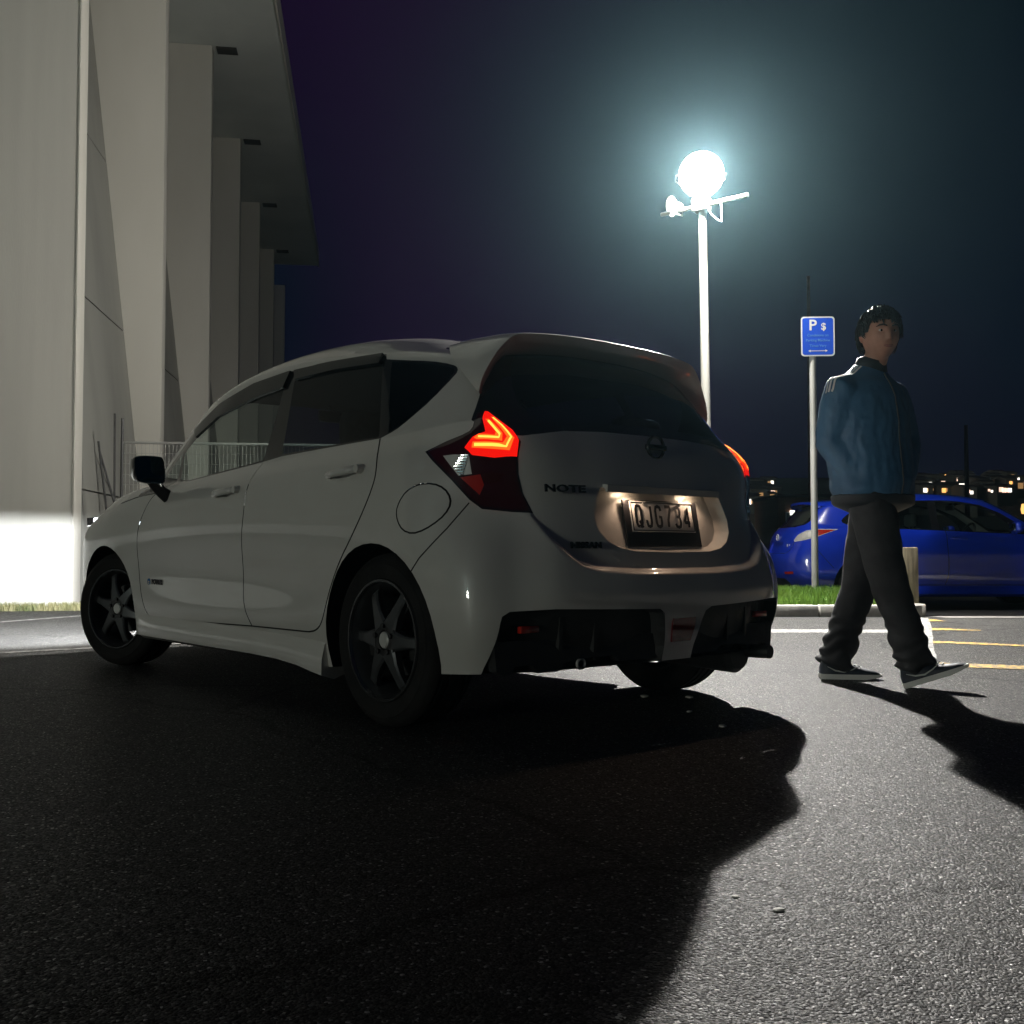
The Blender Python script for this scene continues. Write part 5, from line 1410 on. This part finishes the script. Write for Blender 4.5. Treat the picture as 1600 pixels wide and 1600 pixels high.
for i in range(40):
    if i % 3 == 2: x, y = random.uniform(1163, 1208), random.uniform(752, 785)
    else: x, y = random.uniform(1425, 1600), random.uniform(742, 768)
    house([(x, y, random.choice('wopdd'), random.uniform(.4, .8)), (x + random.uniform(2, 5), y + random.uniform(-2, 2), random.choice('wpdd'), random.uniform(.4, .7))], 'small hillside house with two faint pinprick windows', .9)
for i in range(5):
    x = 1612 + i * 26 + random.uniform(-8, 8); y = random.uniform(744, 768)
    house([(x, y, random.choice('wopd'), random.uniform(.6, 1.1)), (x + random.uniform(4, 9), y + random.uniform(-3, 3), random.choice('wpd'), .7)], 'lit hillside house on the slope beyond the blue car bonnet')

M['brick'] = m = mat('brown_brick', (.20, .10, .07), .85)
bt = N(m, 'ShaderNodeTexBrick', Scale=3.2); bt.inputs['Color1'].default_value = (.30, .15, .10, 1); bt.inputs['Color2'].default_value = (.24, .12, .085, 1); bt.inputs['Mortar'].default_value = (.24, .20, .17, 1)
tc = coords(m, (1, 1, 1)); rm = N(m, 'ShaderNodeMapping'); rm.inputs['Rotation'].default_value = (R(90), 0, 0); L(m, tc, rm.inputs['Vector']); L(m, rm.outputs['Vector'], bt.inputs['Vector']); L(m, bt.outputs['Color'], bsdf(m).inputs['Base Color'])
bb = empty('brick_building', (18.7, 62.0, -.085)); tag(bb, 'low brown brick building with a flat roof beyond the blue car', 'building')
boxobj('wall', (0, 3.0, 1.95), (5.2, 6.0, 3.9), M['brick'], bb)
boxobj('parapet', (0, 3.0, 3.98), (5.4, 6.2, .20), M['house_roof'], bb, bevel=.02)
for x in (-1.7, -.3, 1.1):
    f = boxobj('window', (x, -.03, 2.5), (.9, .08, 1.0), M['sign_white'], bb)
    boxobj('pane', (x, -.075, 2.5), (.8, .02, .9), M['tint_glass'], f)
boxobj('wall_lamp', (-1.75, -.06, 2.95), (.28, .12, .28), LIT['w'], bb)
boxobj('door', (2.1, -.03, 1.05), (.9, .06, 2.1), M['house_roof'], bb)
sh = empty('shop_shed', (27.2, 112.0, -.085)); tag(sh, 'low distant shed with glowing orange openings left of the blue car', 'shed')
boxobj('wall', (0, 2.5, 2.2), (7.0, 5.0, 4.4), M['house_wall'], sh); boxobj('roof', (0, 2.5, 4.5), (7.4, 5.4, .25), M['house_roof'], sh)
for px, py, t, s in ((1186, 822, 'o', .8), (1192, 836, 'o', .9), (1201.6, 813, 'o', 1.2), (1207, 805.5, 'o', .7), (1181, 832, 'd', 1.0)):
    p = px3(px, py, 112.0); boxobj('opening', (p.x - 27.2, -.05, p.z + .085), (.62 * s, .1, .75 * s), LIT[t], sh)
sl = empty('street_lamp', (20.05, 40.0, -.085)); tag(sl, 'orange street lamp glowing beyond the blue car bonnet', 'street lamp')
bm = bmesh.new(); tube(bm, [(0, 0, 0), (0, 0, 2.1)], .05, 10); bmobj('pole', bm, M['dark_steel'], sl)
bm = bmesh.new(); lathe(bm, [(.0005, 2.1), (.14, 2.12), (.17, 2.3), (.13, 2.5), (.0005, 2.52)], 16, 'Z'); bmobj('globe', bm, LIT['o'], sl, smooth=60)

# ------------------------------------------------------------------ the person walking past
M['skin'] = m = mat('skin', (.42, .25, .17), .5)
add_noise(m, (.43, .22, .15), (.50, .27, .185), 28, 4, bump=.08, bscale=300)
bsdf(m).inputs['Subsurface Weight'].default_value = .08
bsdf(m).inputs['Subsurface Radius'].default_value = (.012, .004, .002)
M['hair'] = add_noise(mat('black_hair', (.008, .007, .006), .5, spec=.3), (.005, .0045, .004), (.014, .012, .010), 40, 3)
M['jacket'] = add_noise(mat('track_jacket', (.034, .115, .225), .55), (.031, .108, .212), (.037, .122, .238), 9, 5, bump=.15, bscale=250)
M['jacket_white'] = mat('jacket_stripe', (.72, .72, .72), .6)
M['jacket_dark'] = add_noise(mat('jacket_panel', (.010, .014, .020), .6), (.008, .011, .016), (.014, .019, .027), 9, 5)
M['trousers'] = add_noise(mat('dark_trousers', (.016, .017, .020), .8), (.012, .013, .016), (.024, .025, .029), 12, 5, bump=.2, bscale=300)
M['shoe'] = add_noise(mat('navy_shoe', (.014, .020, .034), .6), (.010, .015, .026), (.02, .028, .045), 30, 4)
M['sole'] = mat('white_sole', (.60, .60, .58), .6)
M['eye'] = mat('eye_white', (.62, .60, .57), .2); M['iris'] = mat('dark_iris', (.02, .012, .008), .15); M['lip'] = mat('lips', (.30, .11, .09), .45)

def limb(bm, pts, rad, up, seg=16):
    P = [Vector(p) for p in pts]; n = len(P); up = Vector(up); rings = []
    for i in range(n):
        t = (P[min(i + 1, n - 1)] - P[max(i - 1, 0)]).normalized()
        u = (up - t * up.dot(t)).normalized(); s = t.cross(u)
        ra, rb = rad[i] if isinstance(rad[i], (tuple, list)) else (rad[i], rad[i])
        rings.append([bm.verts.new(P[i] + u * (ra * math.cos(2 * math.pi * k / seg)) + s * (rb * math.sin(2 * math.pi * k / seg))) for k in range(seg)])
    for i in range(n - 1):
        for k in range(seg): bm.faces.new((rings[i][k], rings[i][(k + 1) % seg], rings[i + 1][(k + 1) % seg], rings[i + 1][k]))
    for ring, e, d in ((rings[0], P[0], P[0] - P[1]), (rings[-1], P[-1], P[-1] - P[-2])):
        r0 = rad[0] if ring is rings[0] else rad[-1]; r0 = r0[0] if isinstance(r0, (tuple, list)) else r0
        c = bm.verts.new(e + d.normalized() * r0 * .5)
        for k in range(seg): bm.faces.new((ring[k], ring[(k + 1) % seg], c))

def fuse(name, bm, voxel, m, parent, it=6, disp=None):
    """weld overlapping closed shapes into one continuous surface"""
    bmesh.ops.recalc_face_normals(bm, faces=bm.faces[:])
    me = bpy.data.meshes.new(name + '_raw'); bm.to_mesh(me); bm.free()
    o = bpy.data.objects.new(name + '_raw', me); C.objects.link(o)
    r = o.modifiers.new('r', 'REMESH'); r.mode = 'VOXEL'; r.voxel_size = voxel
    s = o.modifiers.new('s', 'SMOOTH'); s.iterations = it; s.factor = .5
    ev = o.evaluated_get(bpy.context.evaluated_depsgraph_get())
    out = bpy.data.meshes.new_from_object(ev)
    bpy.data.objects.remove(o); bpy.data.meshes.remove(me)
    out.name = name; out.materials.clear(); out.materials.append(m)
    if disp:
        ns = [v.normal.copy() for v in out.vertices]
        for v, n in zip(out.vertices, ns): v.co += n * disp(v.co)
        out.update()
    out.shade_smooth()
    return link(bpy.data.objects.new(name, out), parent)

from mathutils import noise as mnoise
per = empty('person', (1.70, 4.82, 0)); PO = Vector((1.70, 4.82, 0))
tag(per, 'person in a blue track jacket with white shoulder stripes and dark trousers walking right', 'person')
W = lambda x, y, z: Vector((x, y, z)) - PO
TF = Vector((.55, -.83, 0)).normalized(); TL = Vector((-TF.y, TF.x, 0))          # chest forward, chest left
HF = Vector((.09, -.995, -.03)).normalized(); HL = Vector((-HF.y, HF.x, 0)).normalized(); HU = HF.cross(HL) * -1
if HU.z < 0: HU = -HU
HC = W(1.735, 4.80, 1.630)
SR, ER, WR = W(1.538, 4.758, 1.372), W(1.500, 4.800, 1.13), W(1.610, 4.735, .955)
SL, EL, WL = W(1.842, 4.957, 1.372), W(1.915, 4.985, 1.135), W(1.835, 4.825, .955)
hipR, kneR, ankR = W(1.665, 4.785, .90), W(1.715, 4.690, .50), W(1.808, 4.625, .125)
hipL, kneL, ankL = W(1.745, 4.915, .90), W(1.675, 4.935, .47), W(1.560, 4.965, .10)
PC_, CH = W(1.71, 4.85, .93), W(1.69, 4.86, 1.30)

def g2(x, s): return math.exp(-(x / s) ** 2)
def head_bm(bm):
    r = bmesh.ops.create_uvsphere(bm, u_segments=72, v_segments=56, radius=1.0)
    for v in r['verts']:
        l, u, f = v.co.x, v.co.z, -v.co.y
        w = .0825 * (1 - .24 * max(0, -u) ** 1.6); d = .097 * (1 - (.22 * max(0, -u) if f < 0 else .06 * max(0, -u)))
        x, y, z = l * w, u * .120, f * d
        if f > 0:
            ax = abs(x); p = 0
            p += .0165 * g2(x, .0115 + .12 * max(0, -y) * .04) * smoothstep(.032, -.024, y) * smoothstep(-.043, -.031, y)
            p += .007 * g2(ax - .012, .0065) * g2(y + .032, .0085)
            p -= .011 * g2(ax - .031, .017) * g2(y - .012, .012)
            p += .006 * g2(ax - .030, .024) * g2(y - .034, .010)
            p += .007 * g2(ax - .037, .017) * g2(y + .026, .018)
            p += .0065 * g2(x, .023) * g2(y + .064, .011)
            p -= .0045 * g2(x, .026) * g2(y + .0625 - 6 * x * x, .003)
            p += .008 * g2(x, .022) * g2(y + .103, .016)
            z += p * smoothstep(.0, .35, f)
        v.co = HC + HL * x + HU * y + HF * z
    for s in (1, -1):
        c = HC + HL * (s * .0835) + HU * (-.004) + HF * (-.010)
        r = bmesh.ops.create_uvsphere(bm, u_segments=16, v_segments=12, radius=1.0)
        for v in r['verts']: v.co = c + HL * (s * (.010 * v.co.x * s + .006 * abs(v.co.y))) + HU * (v.co.z * .031) + HF * (v.co.y * .018 - .004 * v.co.x)
def hand(bm, wrist, fwd, palm, s):
    """palm, four unequal bent fingers and a thumb from the side of the palm"""
    fwd = Vector(fwd).normalized(); palm = Vector(palm); palm = (palm - fwd * palm.dot(fwd)).normalized(); side = fwd.cross(palm) * s
    limb(bm, [wrist - fwd * .03, wrist + fwd * .02, wrist + fwd * .06, wrist + fwd * .09], [(.020, .026), (.017, .034), (.016, .041), (.012, .038)], palm, 12)
    for k, (off, ln) in enumerate(((-.029, .070), (-.010, .080), (.010, .076), (.028, .060))):
        b = wrist + fwd * .088 + side * off
        p1 = b + fwd * ln * .45 + palm * .008; p2 = p1 + fwd * ln * .28 + palm * .018; p3 = p2 + fwd * ln * .16 + palm * .020
        limb(bm, [b - fwd * .02, b, p1, p2, p3], [.0092, .0092, .0086, .0080, .0068], palm, 8)
    b = wrist + fwd * .035 - side * .030
    limb(bm, [b, b - side * .022 + fwd * .022 + palm * .008, b - side * .030 + fwd * .048 + palm * .016, b - side * .028 + fwd * .066 + palm * .022], [.013, .0115, .010, .008], palm, 8)

bm = bmesh.new()
head_bm(bm)
limb(bm, [W(1.70, 4.85, 1.40), W(1.715, 4.83, 1.50), HC - HU * .07 - HF * .018], [.060, .056, .054], TF)
limb(bm, [PC_ - Vector((0, 0, .06)), PC_ + Vector((0, 0, .1)), CH, W(1.69, 4.86, 1.40)], [(.10, .15), (.095, .14), (.10, .165), (.07, .13)], TF)
for a, b, c in ((SR, ER, WR), (SL, EL, WL)): limb(bm, [a, a.lerp(b, .5), b, b.lerp(c, .5), c], [.050, .046, .039, .036, .027], TF)
for a, b, c in ((hipR, kneR, ankR), (hipL, kneL, ankL)): limb(bm, [a, a.lerp(b, .5), b, b.lerp(c, .4), c], [.080, .070, .052, .050, .036], TF)
hand(bm, WR + Vector((.02, .03, 0)), Vector((.35, .75, -.45)), -TF + TL * .4, 1)
hand(bm, WL, Vector((-.7, .15, -.35)), -TF - TL * .4, -1)
fuse('body', bm, .0052, M['skin'], per, it=3)

for s in (1, -1):
    e = HC + HL * (s * .031) + HU * .0115 + HF * .0745
    bm = bmesh.new(); r = bmesh.ops.create_uvsphere(bm, u_segments=16, v_segments=12, radius=.0118)
    for v in r['verts']: v.co = e + HL * v.co.x + HU * (v.co.z * .62) + HF * (-v.co.y)
    eo = bmobj('eye', bm, M['eye'], per, smooth=180)
    bm = bmesh.new(); r = bmesh.ops.create_uvsphere(bm, u_segments=12, v_segments=8, radius=.0062)
    for v in r['verts']: v.co = e + HF * .0080 + HL * v.co.x + HU * (v.co.z * .95) + HF * (-v.co.y * .75)
    bmobj('iris', bm, M['iris'], eo, smooth=180)
    bm = bmesh.new()
    limb(bm, [HC + HL * (s * x) + HU * y + HF * z for x, y, z in ((.012, .030, .101), (.028, .036, .098), (.044, .034, .090), (.055, .027, .080))], [.0030, .0042, .0036, .0016], HU, 6)
    bmobj('eyebrow', bm, M['hair'], per, smooth=180)
bm = bmesh.new()
for dy, rr_ in ((.0030, .0032), (-.0035, .0042)):
    limb(bm, [HC + HL * x + HU * (-.0625 + dy + 9 * x * x) + HF * (.0965 - 16 * x * x) for x in np.linspace(-.023, .023, 9)], [rr_ * .8 * k for k in (.3, .7, .95, 1, .9, 1, .95, .7, .3)], HU, 6)
bmobj('lips', bm, M['lip'], per, smooth=180)

# hair: a thick cap of overlapping locks, longer at the back and over the brow
rg = random.Random(11)
bm = bmesh.new()
r = bmesh.ops.create_uvsphere(bm, u_segments=40, v_segments=30, radius=1.0)
for v in r['verts']:
    l, f, u = v.co.x, -v.co.y, v.co.z
    k = 1 + .05 * mnoise.noise(v.co * 3.1)
    low = -.02 - .04 * (f < 0) * -f
    uu = max(u, -.40 if f < -.15 else (.02 if f < .45 else .42))
    v.co = HC + HL * (l * .092 * k) + HU * (uu * .138 * k + .006) + HF * (f * .106 * k - .006)
for i in range(1300):
    a = rg.uniform(0, 6.283); el = math.asin(rg.uniform(-.30, 1))
    l, f, u = math.cos(el) * math.cos(a), math.cos(el) * math.sin(a), math.sin(el)
    if f > .35 and u < .50: continue
    if f > -.15 and u < .10: continue
    b = HC + HL * (l * .089) + HU * (u * .134 + .004) + HF * (f * .102 - .004)
    out = (HL * l + HU * u * .8 + HF * f).normalized()
    tang = (HL * l * .5 + HF * (f if abs(f) > .2 else .3)).normalized()
    down = (-HU * (1.1 - .6 * u) + tang * (.75 * u) + HL * rg.uniform(-.3, .3)).normalized()
    ln = rg.uniform(.024, .048) * (1.15 if f < 0 else 1.0)
    w = rg.uniform(.003, .0065)
    p1 = b + out * .010 + down * ln * .35; p2 = b + out * .007 + down * ln * .75; p3 = b - out * rg.uniform(-.006, .008) + down * ln
    limb(bm, [b - out * .006, p1, p2, p3], [w, w * 1.1, w * .7, w * .15], out, 5)
bmobj('hair', bm, M['hair'], per, smooth=60)

# jacket
def wrinkle(c):
    q = Vector((c.x * 7, c.y * 7, c.z * 13))
    q = Vector((c.x * 13, c.y * 13, c.z * 6))
    return (.005 * mnoise.noise(q) - .006 * abs(mnoise.noise(q * 1.7)) - .004 * abs(mnoise.noise(q * 3.7))) * smoothstep(1.48, 1.30, c.z) + .003 + .004 * math.sin(c.z * 55 + 6 * mnoise.noise(c * 6)) * smoothstep(1.05, .9, c.z)
bm = bmesh.new()
limb(bm, [W(1.71, 4.85, z) if z < 1.0 else W(1.695, 4.857, z) for z in (.845, .87, .95, 1.08, 1.22, 1.34, 1.41)] + [W(1.697, 4.852, 1.452), W(1.703, 4.845, 1.485)],
     [(.150, .196), (.168, .212), (.174, .218), (.172, .220), (.164, .222), (.146, .218), (.116, .186), (.088, .116), (.072, .080)], TF, 28)
for a, b, c, sd in ((SR, ER, WR, -1), (SL, EL, WL, 1)):
    limb(bm, [a - TL * sd * .06 + Vector((0, 0, .008)), a, a.lerp(b, .35), a.lerp(b, .75), b, b.lerp(c, .4), b.lerp(c, .8), c], [.066, .078, .083, .080, .078, .075, .068, .050], TF, 18)
jk = fuse('jacket', bm, .0095, M['jacket'], per, it=9, disp=wrinkle)
tree = BVHTree.FromPolygons([tuple(v.co) for v in jk.data.vertices], [tuple(p.vertices) for p in jk.data.polygons])
bm = bmesh.new()
limb(bm, [W(1.703, 4.846, 1.462), W(1.706, 4.842, 1.50), W(1.709, 4.838, 1.522)], [(.076, .082), (.070, .076), (.066, .072)], TF, 28)
col = bmobj('collar', bm, M['jacket_dark'], jk, smooth=60)
bm = bmesh.new()
limb(bm, [W(1.71, 4.85, .828), W(1.71, 4.85, .84), W(1.71, 4.85, .875)], [(.158, .204), (.168, .216), (.172, .218)], TF, 32)
bmobj('hem', bm, M['jacket_dark'], jk, smooth=50)
for sd, a, b, c in ((-1, SR, ER, WR), (1, SL, EL, WL)):
    nk = W(1.703, 4.846, 1.475) + TL * sd * .074
    path = [nk, nk.lerp(a, .5) + Vector((0, 0, .02)), a + TL * sd * .05 + Vector((0, 0, .03)), a.lerp(b, .22) + TL * sd * .075]
    for off in (-.021, 0, .021):
        pts = []
        for i in range(len(path) - 1):
            for k in range(6):
                p = path[i].lerp(path[i + 1], k / 6) + TF * off
                h = tree.find_nearest(p + TL * sd * .02 + Vector((0, 0, .02)))
                if h[0] is not None: pts.append((h[0] + h[1] * .0035, h[1]))
        bm = bmesh.new(); va = []
        for i, (p, n) in enumerate(pts):
            t = (pts[min(i + 1, len(pts) - 1)][0] - pts[max(i - 1, 0)][0])
            if t.length < 1e-6: continue
            s_ = t.normalized().cross(n).normalized() * .0052
            va.append((bm.verts.new(p + s_), bm.verts.new(p - s_)))
        for (x0, y0), (x1, y1) in zip(va[:-1], va[1:]): bm.faces.new((x0, y0, y1, x1))
        bmobj('stripe', bm, M['jacket_white'], jk, smooth=60)
bm = bmesh.new(); pts = []
for z in np.linspace(.86, 1.45, 26):
    h = tree.ray_cast(W(1.70, 4.85, z) + TF * .5, -TF)
    if h[0] is not None: pts.append(h[0] + TF * .002)
if len(pts) > 2: tube(bm, pts, .0035, 6)
bmobj('zip', bm, M['dark_steel'], jk)

# trousers and shoes
def tw(c):
    q = Vector((c.x * 9, c.y * 9, c.z * 15))
    low = smoothstep(.40, .08, c.z)
    return .008 * mnoise.noise(q) + low * (.009 * math.sin(c.z * 95 + 6 * mnoise.noise(c * 8)))
bm = bmesh.new()
limb(bm, [PC_ - Vector((0, 0, .10)), PC_ - Vector((0, 0, .02)), PC_ + Vector((0, 0, .06))], [(.115, .15), (.125, .168), (.118, .160)], TF, 24)
for a, b, c in ((hipR, kneR, ankR), (hipL, kneL, ankL)):
    d = (c - b).normalized()
    limb(bm, [a + Vector((0, 0, .02)), a.lerp(b, .3), a.lerp(b, .7), b, b.lerp(c, .35), b.lerp(c, .75), c + d * .03], [.105, .106, .094, .086, .080, .078, .084], TF, 20)
fuse('trousers', bm, .0095, M['trousers'], per, it=7, disp=tw)
def shoe(ank, fw, pitch, roll=0):
    f = Vector(fw).normalized(); l = Vector((-f.y, f.x, 0)).normalized(); u = Vector((0, 0, 1))
    Rm = Matrix.Rotation(-pitch, 3, l); f = Rm @ f; u = Rm @ u
    o = ank - u * .085
    secs = [(-.075, .026, .060), (-.062, .036, .088), (-.02, .040, .098), (.03, .042, .085), (.08, .047, .062), (.13, .050, .048), (.175, .043, .040), (.200, .026, .030), (.208, .010, .020)]
    bm = bmesh.new(); rows = []
    for x, w, h in secs:
        rows.append([bm.verts.new(o + f * x + l * (w * a) + u * (.022 + (h - .022) * b)) for a, b in ((-1, 0), (-1.02, .35), (-.8, .78), (-.35, 1), (.35, 1), (.8, .78), (1.02, .35), (1, 0))])
    for i in range(len(rows) - 1):
        for j in range(7): bm.faces.new((rows[i][j], rows[i][j + 1], rows[i + 1][j + 1], rows[i + 1][j]))
    bm.faces.new(rows[0]); bm.faces.new(rows[-1])
    sh = bmobj('shoe', bm, M['shoe'], per, smooth=60)
    bm = bmesh.new(); rows = []
    for x, w, h in secs:
        w2 = w + .004; t0 = .012 * smoothstep(.13, .21, x)
        rows.append([bm.verts.new(o + f * (x * 1.02) + l * (w2 * a) + u * z) for a, z in ((-1, t0), (-1.02, .024), (1.02, .024), (1, t0))])
    for i in range(len(rows) - 1):
        for j in range(4): bm.faces.new((rows[i][j], rows[i][(j + 1) % 4], rows[i + 1][(j + 1) % 4], rows[i + 1][j]))
    bm.faces.new(rows[0]); bm.faces.new(rows[-1])
    bmobj('sole', bm, M['sole'], sh, smooth=40)
    for s in (1, -1):
        bm = bmesh.new()
        tube(bm, [o + f * x + l * (s * w) + u * z for x, w, z in ((-.045, .0405, .060), (-.01, .0435, .042), (.03, .0455, .036), (.07, .047, .048), (.105, .042, .066))], [.0012, .0035, .004, .0028, .001], 6)
        bmobj('shoe_mark', bm, M['sole'], sh, smooth=60)
    bm = bmesh.new()
    for k in range(4):
        x = .045 + .022 * k; z = .083 - .0085 * k
        tube(bm, [o + f * x + l * -.022 + u * (z - .004), o + f * (x + .006) + u * z, o + f * x + l * .022 + u * (z - .004)], .0028, 5)
    kind(bmobj('laces', bm, M['sole'], sh), 'stuff')
shoe(ankR - Vector((0, 0, .02)), (.86, -.42, 0), .36)
shoe(ankL - Vector((0, 0, .012)), (1, -.12, 0), .0)

# ------------------------------------------------------------------ thin haze added for the lamp's halo, closed round the whole scene
hz_m = bpy.data.materials.new('night_haze'); hz_m.use_nodes = True
hz_m.node_tree.nodes.clear()
_o = hz_m.node_tree.nodes.new('ShaderNodeOutputMaterial'); _p = hz_m.node_tree.nodes.new('ShaderNodeVolumePrincipled')
_p.inputs['Color'].default_value = (.50, .86, .98, 1)  # teal tint stands in for the lens flare colour of the halo
_p.inputs['Density'].default_value = 0.00045
_p.inputs['Anisotropy'].default_value = 0.87
hz_m.node_tree.links.new(_p.outputs['Volume'], _o.inputs['Volume'])
hzb = boxobj('haze', (0, 600, 40), (3100, 1860, 84), hz_m)
kind(hzb, 'stuff')
